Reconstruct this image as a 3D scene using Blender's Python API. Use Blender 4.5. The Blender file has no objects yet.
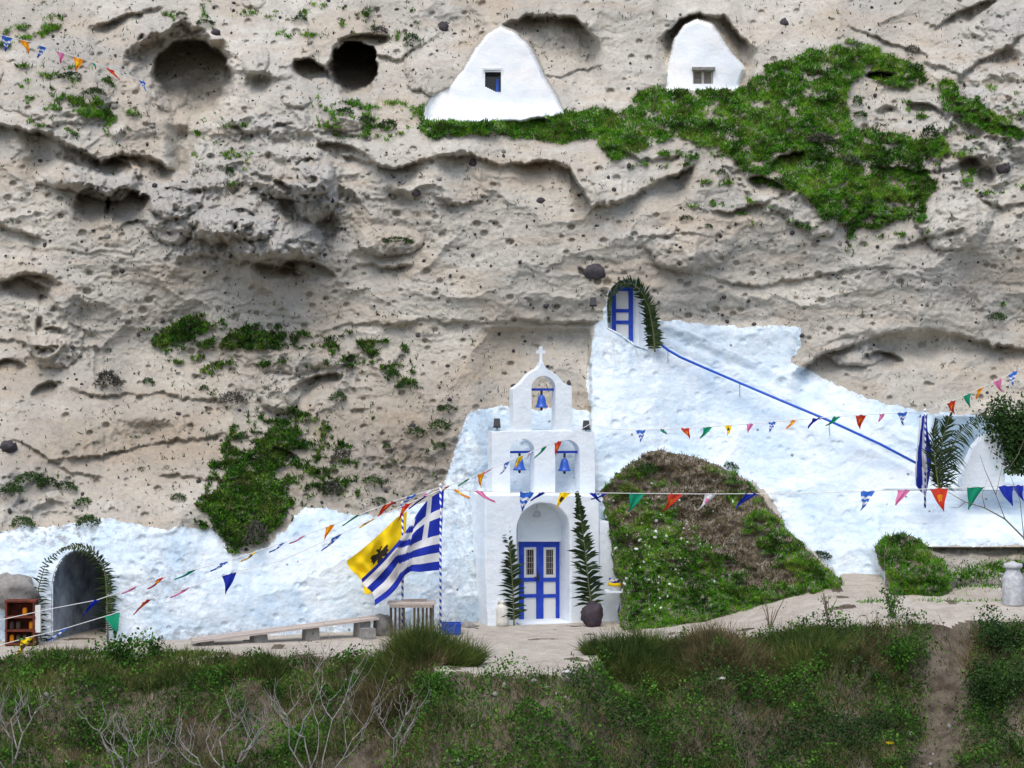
import bpy, bmesh, math, random
import numpy as np
from mathutils import Vector, Matrix
from mathutils.geometry import tessellate_polygon

# ------------------------------------------------------------ camera, sky, sun, exposure
scene = bpy.context.scene
C = scene.collection
F = 2000.0                                  # focal length in picture widths: 1024 px wide
CAM = Vector((0.0, -50.0, 6.0))
cd = bpy.data.cameras.new('camera')
cam = bpy.data.objects.new('camera', cd); C.objects.link(cam)
cam.location = CAM; cam.rotation_euler = (math.radians(90), 0, 0)
cd.sensor_width = 36.0; cd.lens = 36.0*F/1024.0; cd.clip_end = 2000
scene.camera = cam
world = bpy.data.worlds.new('World'); scene.world = world; world.use_nodes = True
nt = world.node_tree; nt.nodes.clear()
sky = nt.nodes.new('ShaderNodeTexSky'); sky.sky_type = 'NISHITA'; sky.sun_disc = False
SUN_EL, SUN_AZ = math.radians(61), math.radians(196)    # azimuth clockwise from +Y: behind and left of the camera
sky.sun_elevation = SUN_EL; sky.sun_rotation = SUN_AZ
sky.air_density = 1.0; sky.dust_density = 2.5
bg = nt.nodes.new('ShaderNodeBackground'); bg.inputs[1].default_value = 0.15
wo = nt.nodes.new('ShaderNodeOutputWorld')
nt.links.new(sky.outputs[0], bg.inputs[0]); nt.links.new(bg.outputs[0], wo.inputs[0])
sl = bpy.data.lights.new('sun', 'SUN'); sl.energy = 1.35; sl.angle = math.radians(42); sl.color = (1, .965, .92)
so = bpy.data.objects.new('sun', sl); C.objects.link(so)
sd = Vector((math.sin(SUN_AZ)*math.cos(SUN_EL), math.cos(SUN_AZ)*math.cos(SUN_EL), math.sin(SUN_EL)))
so.rotation_euler = sd.to_track_quat('Z', 'Y').to_euler(); so.location = (0, -30, 40)
scene.view_settings.view_transform = 'Standard'; scene.view_settings.look = 'None'
scene.view_settings.gamma = 1; scene.view_settings.exposure = 0.44

rng = np.random.default_rng(7); random.seed(7)

# ------------------------------------------------------------ helpers
def P(u, v, D):                                     # point seen at (u, v), D metres behind the chapel front
    d = 50.0 + D
    return Vector((CAM.x + (u-512)/F*d, CAM.y + d, CAM.z - (v-384)/F*d))

def _h(ix, iy, seed):
    h = (ix.astype(np.int64)*374761393 + iy.astype(np.int64)*668265263 + seed*1442695041) & 0xffffffff
    h = ((h ^ (h >> 13))*1274126177) & 0xffffffff
    return (h ^ (h >> 16)) & 0xffff
def pn(x, y, seed=0):                                # 2-D gradient noise, about -1..1
    x = np.asarray(x, dtype=np.float64); y = np.asarray(y, dtype=np.float64)
    ix = np.floor(x); iy = np.floor(y); fx = x-ix; fy = y-iy
    sx = fx*fx*fx*(fx*(fx*6-15)+10); sy = fy*fy*fy*(fy*(fy*6-15)+10)
    def g(ax, ay, dx, dy):
        a = _h(ax, ay, seed)*(2*math.pi/65536.0)
        return np.cos(a)*dx + np.sin(a)*dy
    n00 = g(ix, iy, fx, fy); n10 = g(ix+1, iy, fx-1, fy)
    n01 = g(ix, iy+1, fx, fy-1); n11 = g(ix+1, iy+1, fx-1, fy-1)
    return 1.5*((n00*(1-sx)+n10*sx)*(1-sy) + (n01*(1-sx)+n11*sx)*sy)
def fbm(x, y, o=4, seed=0):
    r = 0; a = 1.0
    for i in range(o):
        r = r + a*pn(x*2**i, y*2**i, seed+i*17); a *= .5
    return r/1.6
def sstep(a, b, x):
    t = np.clip((x-a)/(b-a), 0, 1); return t*t*(3-2*t)
def inpoly(x, y, poly):
    r = np.zeros(x.shape, bool); n = len(poly)
    for i in range(n):
        x0, y0 = poly[i]; x1, y1 = poly[(i+1) % n]
        if y0 == y1: continue
        c = ((y0 > y) != (y1 > y)) & (x < (x1-x0)*(y-y0)/(y1-y0)+x0)
        r ^= c
    return r
def blur(a, k):
    k = int(k)
    for ax in (0, 1):
        for _ in range(2):
            pad = [(0, 0), (0, 0)]; pad[ax] = (k+1, k)
            c = np.cumsum(np.pad(a, pad, mode='edge'), axis=ax)
            a = (c[2*k+1:] - c[:-2*k-1])/(2*k+1) if ax == 0 else (c[:, 2*k+1:] - c[:, :-2*k-1])/(2*k+1)
    return a

def prop(o, label=None, cat=None, group=None, kind=None):
    if label: o['label'] = label
    if cat: o['category'] = cat
    if group: o['group'] = group
    if kind: o['kind'] = kind
    return o
def empty(name, loc, label, cat, group=None, rz=0):
    o = bpy.data.objects.new(name, None); C.objects.link(o); o.empty_display_size = .2
    o.location = loc; o.rotation_euler = (0, 0, rz)
    return prop(o, label, cat, group)
_pinv = {}
def link(name, me, m, parent=None, smooth=False, world=True):
    o = bpy.data.objects.new(name, me); C.objects.link(o)
    for mm in (m if isinstance(m, (list, tuple)) else [m]): me.materials.append(mm)
    if smooth: me.shade_smooth()
    if parent is not None:
        o.parent = parent
        if world:                                    # verts given in world space
            r = parent
            M = Matrix.Identity(4)
            while r is not None:
                M = (Matrix.Translation(r.location) @ r.rotation_euler.to_matrix().to_4x4()) @ M; r = r.parent
            me.transform(M.inverted())
    return o
def npmesh(name, V, Fs, n=4):                        # V (N,3), Fs (M,n)
    me = bpy.data.meshes.new(name)
    V = np.asarray(V, dtype=np.float32); Fs = np.asarray(Fs, dtype=np.int32)
    me.vertices.add(len(V)); me.vertices.foreach_set('co', V.ravel())
    me.loops.add(Fs.size); me.loops.foreach_set('vertex_index', Fs.ravel())
    me.polygons.add(len(Fs)); me.polygons.foreach_set('loop_start', np.arange(0, Fs.size, n, dtype=np.int32))
    me.update(calc_edges=True)
    return me
def vattr(me, name, data):
    a = me.attributes.new(name, 'FLOAT', 'POINT'); a.data.foreach_set('value', np.asarray(data, dtype=np.float32).ravel())

class MB:                                            # collects shapes into one mesh
    def __init__(s): s.v = []; s.f = []
    def box(s, c, size, rz=0, rx=0, ry=0, taper=1.0):
        n = len(s.v); R = Matrix.Rotation(rz, 3, 'Z') @ Matrix.Rotation(ry, 3, 'Y') @ Matrix.Rotation(rx, 3, 'X')
        for k in range(8):
            sx = 1 if k & 1 else -1; sy = 1 if k & 2 else -1; sz = 1 if k & 4 else -1
            t = taper if sz > 0 else 1
            s.v.append(Vector(c) + R @ Vector((sx*size[0]/2*t, sy*size[1]/2*t, sz*size[2]/2)))
        for f in ((0, 2, 3, 1), (4, 5, 7, 6), (0, 1, 5, 4), (1, 3, 7, 5), (3, 2, 6, 7), (2, 0, 4, 6)):
            s.f.append(tuple(n+i for i in f))
        return s
    def tube(s, pts, r, k=6, r2=None):
        pts = [Vector(p) for p in pts]; n0 = len(s.v); N = len(pts)
        for i, p in enumerate(pts):
            t = (pts[min(i+1, N-1)] - pts[max(i-1, 0)]).normalized()
            a = t.cross(Vector((0, 0, 1))) if abs(t.z) < .9 else t.cross(Vector((1, 0, 0)))
            a.normalize(); b = t.cross(a)
            rr = r if r2 is None else r + (r2-r)*i/(N-1)
            for j in range(k):
                an = 2*math.pi*j/k; s.v.append(p + (a*math.cos(an)+b*math.sin(an))*rr)
        for i in range(N-1):
            for j in range(k):
                s.f.append((n0+i*k+j, n0+i*k+(j+1) % k, n0+(i+1)*k+(j+1) % k, n0+(i+1)*k+j))
        s.f.append(tuple(n0+j for j in range(k))[::-1]); s.f.append(tuple(n0+(N-1)*k+j for j in range(k)))
        return s
    def lathe(s, c, prof, k=20):                     # prof: (r, z)
        n0 = len(s.v); c = Vector(c)
        for r, z in prof:
            for j in range(k):
                an = 2*math.pi*j/k; s.v.append(c + Vector((r*math.cos(an), r*math.sin(an), z)))
        for i in range(len(prof)-1):
            for j in range(k):
                s.f.append((n0+i*k+j, n0+i*k+(j+1) % k, n0+(i+1)*k+(j+1) % k, n0+(i+1)*k+j))
        s.f.append(tuple(n0+j for j in range(k))[::-1]); s.f.append(tuple(n0+(len(prof)-1)*k+j for j in range(k)))
        return s
    def prism(s, loops, y0, y1):                     # outline(s) in x,z, thick along y; later loops are holes
        n0 = len(s.v); L = [[Vector((x, z, 0)) for x, z in l] for l in loops]
        T = tessellate_polygon(L); flat = [p for l in L for p in l]; n = len(flat)
        for y in (y0, y1): s.v += [Vector((p.x, y, p.y)) for p in flat]
        for t in T:
            s.f.append(tuple(n0+i for i in t)); s.f.append(tuple(n0+n+i for i in reversed(t)))
        o = 0
        for l in L:
            m = len(l)
            for i in range(m):
                a = n0+o+i; b = n0+o+(i+1) % m; s.f.append((a, b, b+n, a+n))
            o += m
        return s
    def build(s, name, m, parent=None, smooth=False, world=False, M=None):
        me = bpy.data.meshes.new(name); me.from_pydata([tuple(v) for v in s.v], [], s.f)
        bm = bmesh.new(); bm.from_mesh(me); bmesh.ops.recalc_face_normals(bm, faces=bm.faces); bm.to_mesh(me); bm.free()
        if M is not None: me.transform(M)
        return link(name, me, m, parent, smooth, world)

# ------------------------------------------------------------ materials
def mat(name, col, rough=.85, metal=0, spec=.3):
    m = bpy.data.materials.new(name); m.use_nodes = True
    b = m.node_tree.nodes['Principled BSDF']
    b.inputs['Base Color'].default_value = (*col, 1); b.inputs['Roughness'].default_value = rough
    b.inputs['Metallic'].default_value = metal; b.inputs['Specular IOR Level'].default_value = spec
    return m
class NG:
    def __init__(s, m): s.t = m.node_tree; s.b = s.t.nodes['Principled BSDF']
    def n(s, ty, **k):
        x = s.t.nodes.new(ty)
        for a, b in k.items(): setattr(x, a, b)
        return x
    def l(s, a, b): s.t.links.new(a, b)
    def coord(s): return s.n('ShaderNodeTexCoord').outputs['Object']
    def geo(s): return s.n('ShaderNodeNewGeometry').outputs['Position']
    def mapping(s, v, sc):
        x = s.n('ShaderNodeMapping'); x.inputs['Scale'].default_value = sc; s.l(v, x.inputs['Vector']); return x.outputs[0]
    def noise(s, v, sc, det=4, rough=.55, dist=0):
        x = s.n('ShaderNodeTexNoise'); x.inputs['Scale'].default_value = sc; x.inputs['Detail'].default_value = det
        x.inputs['Roughness'].default_value = rough; x.inputs['Distortion'].default_value = dist; s.l(v, x.inputs['Vector']); return x.outputs['Fac']
    def voro(s, v, sc, feat='F1'):
        x = s.n('ShaderNodeTexVoronoi', feature=feat); x.inputs['Scale'].default_value = sc; s.l(v, x.inputs['Vector']); return x
    def ramp(s, f, stops, interp='LINEAR'):
        x = s.n('ShaderNodeValToRGB'); x.color_ramp.interpolation = interp; e = x.color_ramp.elements
        while len(e) < len(stops): e.new(.5)
        for i, (p, c) in enumerate(stops):
            e[i].position = p; e[i].color = (*c, 1) if isinstance(c, tuple) else (c, c, c, 1)
        s.l(f, x.inputs[0]); return x.outputs[0]
    def mix(s, f, a, b, bt='MIX'):
        x = s.n('ShaderNodeMix', data_type='RGBA', blend_type=bt)
        for val, i in ((f, 0), (a, 6), (b, 7)):
            if isinstance(val, (int, float)): x.inputs[i].default_value = val if i == 0 else (val, val, val, 1)
            elif isinstance(val, tuple): x.inputs[i].default_value = (*val, 1)
            else: s.l(val, x.inputs[i])
        return x.outputs[2]
    def math(s, op, a, b=0.0):
        x = s.n('ShaderNodeMath', operation=op)
        for i, v in enumerate((a, b)):
            if isinstance(v, (int, float)): x.inputs[i].default_value = v
            else: s.l(v, x.inputs[i])
        return x.outputs[0]
    def attr(s, n): return s.n('ShaderNodeAttribute', attribute_name=n).outputs['Fac']
    def bump(s, h, st=.5, d=.05, prev=None):
        x = s.n('ShaderNodeBump'); x.inputs['Strength'].default_value = st; x.inputs['Distance'].default_value = d
        s.l(h, x.inputs['Height'])
        if prev is not None: s.l(prev, x.inputs['Normal'])
        return x.outputs[0]

M = {}
def rock_mat(name, soilcol=(.17, .14, .105)):
    m = mat(name, (.4, .36, .3), .95, spec=.15); g = NG(m); p = g.geo()
    big = g.noise(p, .28, 5, .6); mid = g.noise(p, 1.6, 5, .65); fine = g.noise(p, 9, 4, .7)
    c = g.ramp(big, [(.32, (.44, .415, .36)), (.5, (.59, .555, .475)), (.68, (.70, .66, .57))])
    c = g.mix(g.attr('tone'), c, (.45, .45, .43))
    c = g.mix(g.math('MULTIPLY', g.attr('sand'), g.ramp(mid, [(.25, .4), (.6, 1.0)])), c, (.50, .40, .285))
    c = g.mix(g.ramp(g.noise(g.mapping(p, (1.6, 1.6, .22)), 1.2, 4, .65), [(.54, 0.0), (.76, .42)]), c, (.40, .34, .265))
    c = g.mix(g.ramp(g.noise(p, 4.2, 6, .75, .8), [(.32, .35), (.46, 0.0)]), c, (.36, .32, .27))
    c = g.mix(g.ramp(mid, [(.38, 0.0), (.62, 1.0)]), g.mix(.30, c, (.3, .27, .23)), c)
    c = g.mix(g.ramp(g.noise(g.mapping(p, (.35, .35, 2.2)), 1.3, 3, .6), [(.52, 0.0), (.7, .5)]), c, (.5, .4, .29))
    c = g.mix(g.ramp(fine, [(.35, .3), (.55, 0.0)]), c, (.27, .24, .21))
    def specks(sc, a, b, keep):
        v = g.voro(p, sc); r_ = g.n('ShaderNodeSeparateColor'); g.l(v.outputs['Color'], r_.inputs[0])
        k = g.math('GREATER_THAN', r_.outputs[0], keep); sz = g.math('ADD', g.math('MULTIPLY', r_.outputs[1], .8), .5)
        return g.math('MULTIPLY', k, g.ramp(g.math('DIVIDE', v.outputs['Distance'], sz), [(a, 1.0), (b, 0.0)]))
    s1 = specks(2.6, .06, .10, .6); s2 = specks(7.5, .10, .17, .45)
    gate = g.ramp(g.noise(p, .9, 2, .5), [(.45, 0.0), (.55, 1.0)])
    c = g.mix(g.math('MULTIPLY', s2, gate), c, (.1, .09, .085)); c = g.mix(s1, c, (.045, .045, .05))
    so = g.math('MULTIPLY', g.attr('soil'), g.ramp(g.noise(p, 5, 4, .7), [(.3, .25), (.6, 1.0)]))
    c = g.mix(so, c, soilcol)
    g.l(c, g.b.inputs['Base Color'])
    h = g.math('ADD', g.math('MULTIPLY', mid, .6), g.math('MULTIPLY', fine, .35))
    h = g.math('SUBTRACT', h, g.math('MULTIPLY', s2, .15))
    g.l(g.bump(h, .85, .10, g.bump(g.noise(p, 26, 4, .75), .9, .03)), g.b.inputs['Normal'])
    return m
M['rock'] = rock_mat('cliff_rock')
M['earth'] = rock_mat('hill_earth', (.17, .14, .105))
def white_mat(name, dirt=.5, bumpy=1.0, patch=0.0, base=(.76, .835, .875)):
    m = mat(name, (.8, .8, .8), .8, spec=.2); g = NG(m); p = g.geo()
    a = g.noise(p, .8, 5, .65, .6); b = g.noise(g.mapping(p, (1, 1, 2.4)), 3.0, 5, .7)
    c = g.mix(g.math('MULTIPLY', g.ramp(a, [(.42, 0.0), (.66, 1.0)]), dirt), base, (.52, .67, .79))
    c = g.mix(g.math('MULTIPLY', g.ramp(b, [(.52, 0.0), (.75, 1.0)]), dirt), c, (.46, .60, .72))
    if patch:
        k = g.math('MULTIPLY', g.attr('worn'), g.ramp(g.noise(p, 5.5, 5, .75), [(.46, 0.0), (.58, patch)]))
        c = g.mix(k, c, (.3, .31, .32))
        v = g.voro(p, 1.7); c = g.mix(g.ramp(v.outputs['Distance'], [(.05, .8), (.08, 0.0)]), c, (.1, .1, .11))
    g.l(c, g.b.inputs['Base Color'])
    n1 = g.bump(g.noise(p, 14, 4, .7), .5*bumpy, .03)
    g.l(g.bump(g.noise(p, 2.2, 3, .6), .5*bumpy, .10, n1), g.b.inputs['Normal'])
    return m
M['whitewash'] = white_mat('whitewashed_rock', .9, 1.0, .9)
M['plaster'] = white_mat('chapel_plaster', .35, .8, 0, (.84, .885, .915))
M['plaster_warm'] = white_mat('cave_house_plaster', .3, .7, 0, (.82, .82, .80))
# ------------------------------------------------------------ the cliff as real relief
def axis(a0, a1, lo, hi, fine, coarse):
    return np.unique(np.concatenate([np.arange(a0, lo, coarse), np.arange(lo, hi, fine), np.arange(hi, a1+coarse, coarse)]))
UA = axis(-260, 1290, -12, 1036, 1.0, 5.0); VA = axis(-240, 700, -12, 652, 1.0, 5.0)
U, V = np.meshgrid(UA, VA)

CP = [  # u, v, metres behind chapel front
 (-250,640,-4.0),(0,640,-3.3),(150,640,-3.1),(300,640,-2.0),(420,640,-.9),(500,640,.9),(600,640,1.0),(700,640,.4),(870,640,.5),(1024,640,.3),(1280,640,.2),
 (-250,520,-3.2),(0,525,-2.7),(150,525,-2.3),(300,520,-1.0),(420,510,.2),(500,500,1.2),(600,500,1.3),(750,500,1.9),(880,560,.9),(1024,540,.7),(1024,500,2.0),(1280,500,2.0),
 (-250,440,-1.2),(0,450,-.9),(150,450,0),(300,450,.8),(440,440,1.3),(520,430,1.7),(600,430,1.7),(700,420,2.6),(850,430,2.6),(1000,430,3.2),(1280,430,4.2),
 (-250,350,1.0),(0,350,1.5),(150,350,1.9),(300,350,2.3),(450,350,2.3),(560,350,2.3),(650,340,2.8),(800,350,3.6),(1000,360,4.0),(1280,350,5),
 (-250,250,1.9),(0,250,2.3),(150,250,2.4),(300,250,2.8),(450,250,2.7),(600,250,2.9),(800,250,3.7),(1000,250,4.4),(1280,250,5.5),
 (-250,150,2.6),(0,150,2.9),(150,150,3.2),(300,150,3.2),(450,150,3.3),(600,160,3.4),(750,170,4.0),(900,160,5.0),(1024,150,5.2),(1280,150,6),
 (-250,80,4.6),(0,80,4.5),(150,80,4.9),(300,80,5.2),(450,80,5.9),(600,90,6.0),(750,80,6.6),(900,80,6.8),(1024,80,6.6),(1280,80,7.4),
 (-250,0,7.0),(0,0,7.0),(200,0,7.2),(400,0,7.6),(600,0,7.6),(800,0,8.4),(1024,0,8.4),(1280,0,9),
 (-250,-240,14),(200,-240,14),(600,-240,14.5),(1280,-240,15.5)]
cp = np.array(CP, float); sc = 100.0
def tps(r2): return np.where(r2 > 0, .5*r2*np.log(np.maximum(r2, 1e-12)), 0)
pu, pv = cp[:, 0]/sc, cp[:, 1]/sc; n = len(cp)
K = tps((pu[:, None]-pu)**2 + (pv[:, None]-pv)**2) + .02*np.eye(n)
Q = np.stack([np.ones(n), pu, pv], 1)
A = np.block([[K, Q], [Q.T, np.zeros((3, 3))]]); W = np.linalg.solve(A, np.concatenate([cp[:, 2], np.zeros(3)]))
cu = np.arange(-264, 1300, 12.0); cv = np.arange(-246, 716, 12.0); CU, CV = np.meshgrid(cu/sc, cv/sc)
G = W[n] + W[n+1]*CU + W[n+2]*CV
for i in range(n): G = G + W[i]*tps((CU-pu[i])**2 + (CV-pv[i])**2)
def bil(G, gu, gv, u, v):
    fu = np.interp(u, gu, np.arange(len(gu))); fv = np.interp(v, gv, np.arange(len(gv)))
    i = np.clip(np.floor(fu).astype(int), 0, len(gu)-2); j = np.clip(np.floor(fv).astype(int), 0, len(gv)-2)
    a = fu-i; b = fv-j
    return (G[j, i]*(1-a)+G[j, i+1]*a)*(1-b) + (G[j+1, i]*(1-a)+G[j+1, i+1]*a)*b
D0 = bil(G, cu, cv, U, V)

# warps that make outlines ragged
w1 = fbm(U/38, V/38, 4, 3); w2 = fbm(U/38, V/38, 4, 91); f1 = fbm(U/9, V/9, 3, 5); f2 = fbm(U/9, V/9, 3, 55)
UW, VW = U + 9*w1 + 2.5*f1, V + 9*w2 + 2.5*f2
UF, VF = U + 3*w1 + 2.2*f1, V + 3*w2 + 2.2*f2
def gb(u, v, su, sv, a): return a*np.exp(-((U-u)/su)**2 - ((V-v)/sv)**2)
rough = .42 + gb(120, 180, 190, 120, .55) + gb(340, 190, 130, 90, .4) + gb(1000, 140, 110, 120, .5) + gb(520, 180, 160, 40, .25) \
    + gb(300, 370, 120, 50, .2) - gb(520, 380, 120, 60, .26) - gb(690, 270, 170, 45, .18) - gb(150, 440, 120, 40, .3) + gb(880, 260, 120, 50, .15)
rough = np.clip(rough, .1, 1.1)
WH_L = [(-300,545),(0,532),(22,524),(60,528),(100,518),(132,521),(150,527),(180,528),(213,531),(222,540),(233,556),(262,548),(290,524),(304,508),(340,512),(378,516),(400,508),(440,498),(446,505),(448,720),(-300,720)]
WH_C = [(440,498),(446,474),(455,452),(462,430),(468,412),(486,406),(520,408),(560,406),(586,412),(596,424),(624,428),(640,445),(628,458),(608,478),(612,498),(604,520),(610,560),(620,600),(616,720),(446,720)]
WH_R = [(595,325),(603,320),(606,300),(650,300),(656,320),(700,323),(745,327),(800,326),(801,345),(790,360),(818,374),(850,392),(890,404),(930,413),(952,413),(975,414),(1000,418),(1003,445),(1030,452),(1290,470),(1290,548),(1024,546),(960,545),(885,546),(880,560),(889,585),(889,592),(848,592),(834,570),(812,550),(786,528),(776,505),(764,488),(740,476),(716,464),(684,454),(652,452),(632,462),(612,478),(600,472),(590,462),(586,440),(590,420),(587,385),(591,350)]
MOUND = [(650,450),(682,453),(712,461),(738,474),(757,490),(770,508),(788,530),(810,552),(832,572),(852,592),(880,640),(880,720),(612,720),(622,600),(612,560),(606,520),(600,490),(630,462)]
HUMP = [(874,545),(884,536),(905,534),(922,540),(932,552),(943,562),(950,574),(955,720),(900,720),(888,600),(890,585),(884,572),(876,560)]
DOME1 = [(424,108),(430,98),(448,88),(462,70),(474,50),(486,34),(500,26),(514,32),(528,44),(538,62),(546,80),(556,96),(564,114),(520,122),(424,120)]
DOME2 = [(666,90),(668,60),(674,38),(684,24),(697,19),(712,24),(722,38),(732,54),(746,68),(736,90)]
mL, mC, mR = inpoly(U+5*w1+3.5*f1, V+5*w2+3.5*f2, WH_L), inpoly(U+6*w1+3*f1, V+6*w2+3*f2, WH_C), inpoly(UF, VF, WH_R)
mM, mH = inpoly(UF, VF, MOUND), inpoly(UF, VF, HUMP)
U1, V1 = U + .8*f1, V + .8*f2
d1, d2 = inpoly(U1, V1, DOME1), inpoly(U1, V1, DOME2)
mC &= ~mR; mL &= ~mC
white = (mL | mC | mR).astype(float); wb = blur(white, 4); hill = blur((mM | mH).astype(float), 4)
amp = rough*(1-.55*wb)

# large forms, eroded hollows (tafoni), strata, small grain
Ws = U + 14*w1; Vs = V + 14*w2
def billow(s, a, seed, ay=1.0):
    nn = pn((Ws)/s, (Vs)/(s*ay), seed); return a*(np.abs(nn)**.8 - .30)
rz = .5*((U < -20) | (U > 1044) | (V < -20))
for a_ in [(290,205,70,60,1),(200,220,50,50,.9),(105,180,40,28,.7),(55,330,60,50,.8),(110,60,70,40,.5),(390,115,90,28,.5),(450,205,40,18,.5),(640,240,70,22,.35),(860,150,90,60,.45),(985,130,55,80,.9),(980,20,80,30,.5),(960,310,50,30,.4),
           (300,370,110,45,.65),(385,455,80,45,.7),(30,490,60,30,.6),(120,512,110,16,.6),(400,242,40,18,.5),(250,140,60,30,.6),(760,205,80,18,.5),(40,130,60,14,.4),(620,170,60,16,.4),(885,352,70,14,.5),(470,20,40,20,.4)]: rz = rz + gb(*a_)
rz = sstep(.15, .8, rz + .38*fbm(U/60, V/45, 3, 611))          # craggy zones between smooth scoured ones
TH = .5; Wr = (Ws*math.cos(TH)+Vs*math.sin(TH)); Vr = (-Ws*math.sin(TH)+Vs*math.cos(TH))
R = .75*pn(Ws/135, Vs/100, 11) + .9*(np.abs(pn(Ws/92, Vs/74, 21))**.7-.35)*.62
R = R + rz*(.62*(np.abs(pn(Wr/40, Vr/30, 31))**.8-.3) + .30*(np.abs(pn(Wr/18, Vr/15, 41))**.8-.3) + .10*np.abs(pn(U/8, V/7, 61)))
R = R + .05*pn(U/160 + .3*w1, Vs/8, 51)*(1-rz) + .03*pn(U/70, Vs/4, 52)*(1-rz)
R = R + .03*pn(U/9, V/9, 66) + (.02+.04*rz)*pn(U/4.3, V/3.6, 71) + (.018+.018*rz)*pn(U/2.2, V/2.0, 81) + .03*np.abs(pn(U/16, V/11, 83))
D = D0 + R*(.35+.65*rough)*(1-.62*wb)
# scattered pits
cell = 15.0
ci, cj = np.floor(U/cell), np.floor(V/cell)
for k, (ox, oy) in enumerate([(a, b) for a in (-1, 0, 1) for b in (-1, 0, 1)]):
    x = ci+ox; y = cj+oy; h1 = _h(x, y, 5)/65535.; h2 = _h(x, y, 6)/65535.; h3 = _h(x, y, 7)/65535.
    px = (x+h1)*cell; py = (y+h2)*cell; rr = 1.2 + 3.2*h3**3
    d = np.hypot(U-px, (V-py)*1.2)/rr
    D += np.where(h3 > .55, .035*rr, 0)*(1-sstep(.6, 1.2, d))*(1-.7*wb)

def ledge(pts, dep, h=25, lip=.15, fade=18):
    global D
    pts = sorted(pts); xs = [p[0] for p in pts]; ys = [p[1] for p in pts]
    v0 = np.interp(U, xs, ys) + 5*w2 + 2.5*f2 + 1.2*pn(U/5, V*0, 77)
    dv = V - v0; e = sstep(xs[0], xs[0]+fade, U)*(1-sstep(xs[-1]-fade, xs[-1], U))
    mod = .65 + .6*pn(U/33, V*0+3.3, 13)
    e = e*np.clip(mod, .2, 1.3)
    D += e*(dep*sstep(0, 2.5+dep*2, dv)*np.exp(-np.clip(dv, 0, None)/h) - lip*sstep(-h*.9, 0, dv)*(dv < 0) - lip*(dv >= 0)*(1-sstep(0, 2.5, dv)))
def win(u, v, e):
    i0, i1 = np.searchsorted(UA, (u-e, u+e)); j0, j1 = np.searchsorted(VA, (v-e, v+e)); return slice(j0, j1), slice(i0, i1)
def hole(u, v, ru, rv, dep, soft=.45, rot=0, top=0.0, warp=.32, tilt=.45):
    w = win(u, v, 1.6*max(ru, rv)+4); c, s = math.cos(rot), math.sin(rot); x = (U[w]-u)*c + (V[w]-v)*s; y = -(U[w]-u)*s + (V[w]-v)*c
    r = np.hypot(x/ru, y/rv) + warp*(.7*w1[w]+.4*f1[w]); sf = soft*(1-top*sstep(-.4, .4, -y/rv))
    D[w] += dep*(1 - sstep(1-sf, 1.0, r))*np.clip(1-tilt*(V[w]-v)/rv, .15, 1.5)
def bulge(u, v, ru, rv, dep, flat=False):
    w = win(u, v, 1.4*max(ru, rv)+4); x = (U[w]-u)/ru; y = (V[w]-v)/rv
    r = np.hypot(x, y) + .3*w1[w] + .1*f1[w]
    D[w] -= dep*np.clip(1-r*r, 0, 1)**.5*np.clip(1+.55*y, .1, 1.6)*(1+.25*np.abs(pn(U[w]/9, V[w]/9, 71)))
LEDGES = [([(-80,118),(0,122),(40,130),(75,145),(100,158),(122,152),(150,155),(180,172)], 1.6, 48, .35),
 ([(330,152),(395,166),(440,156),(470,151),(500,166),(545,160),(570,166),(592,205),(625,196),(665,178),(700,160)], .9, 32, .25),
 ([(-40,288),(0,280),(20,272),(60,292)], .9, 24, .2), ([(325,326),(345,322),(400,324),(420,320),(500,322),(545,320),(606,318)], .30, 13, .08),
 ([(790,374),(830,350),(870,336),(930,326),(990,342),(1040,352)], .8, 30, .2), ([(40,460),(90,455),(150,442),(232,433)], .3, 14, .08),
 ([(-20,216),(0,222),(20,230),(50,242)], .6, 15, .15), ([(85,27),(130,10),(168,4)], .9, 15, .15), ([(345,50),(400,58),(425,42),(445,28)], .3, 20, .1),
 ([(888,247),(930,238),(972,224)], .7, 16, .15), ([(868,165),(900,168),(940,172),(990,150)], .6, 15, .2), ([(690,206),(730,210),(795,190)], .4, 12, .1),
 ([(488,24),(530,13),(575,16),(606,46)], 1.4, 46, .2), ([(655,40),(678,18),(700,10),(725,16),(760,52)], 1.5, 42, .2),
 ([(915,58),(960,72),(1034,28)], .6, 18, .15), ([(244,168),(300,190),(330,205)], .7, 22, .25), ([(248,264),(275,264),(312,270)], .8, 13, .3),
 ([(352,262),(385,266),(418,262)], .5, 9, .15), ([(425,185),(450,205),(475,200),(500,190)], .25, 12, .1), ([(190,250),(240,262),(262,240)], .35, 12, .1),
 ([(60,385),(100,395),(160,392),(230,400)], .25, 10, .08), ([(-40,345),(0,338),(55,350)], .3, 10, .08), ([(500,60),(560,75),(610,60)], .2, 18, .05),
 ([(840,20),(900,45),(935,58)], .4, 12, .1), ([(970,190),(1000,205),(1040,200)], .5, 14, .12), ([(300,135),(340,128),(380,140)], .5, 12, .15),
 ([(620,240),(680,232),(730,240)], .15, 9, .05), ([(220,120),(250,130),(300,118)], .4, 12, .12), ([(640,262),(760,285),(900,262)], .2, 8, .06),
 ([(600,140),(640,160),(690,150)], .3, 10, .1), ([(0,430),(30,445),(70,470),(110,480)], .25, 12, .08), ([(150,470),(230,480),(280,470)], .25, 14, .05)]
for p, d, h, l in LEDGES: ledge(p, d, h, l)
rr_ = random.Random(4); wb2 = blur(white, 14)
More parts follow.
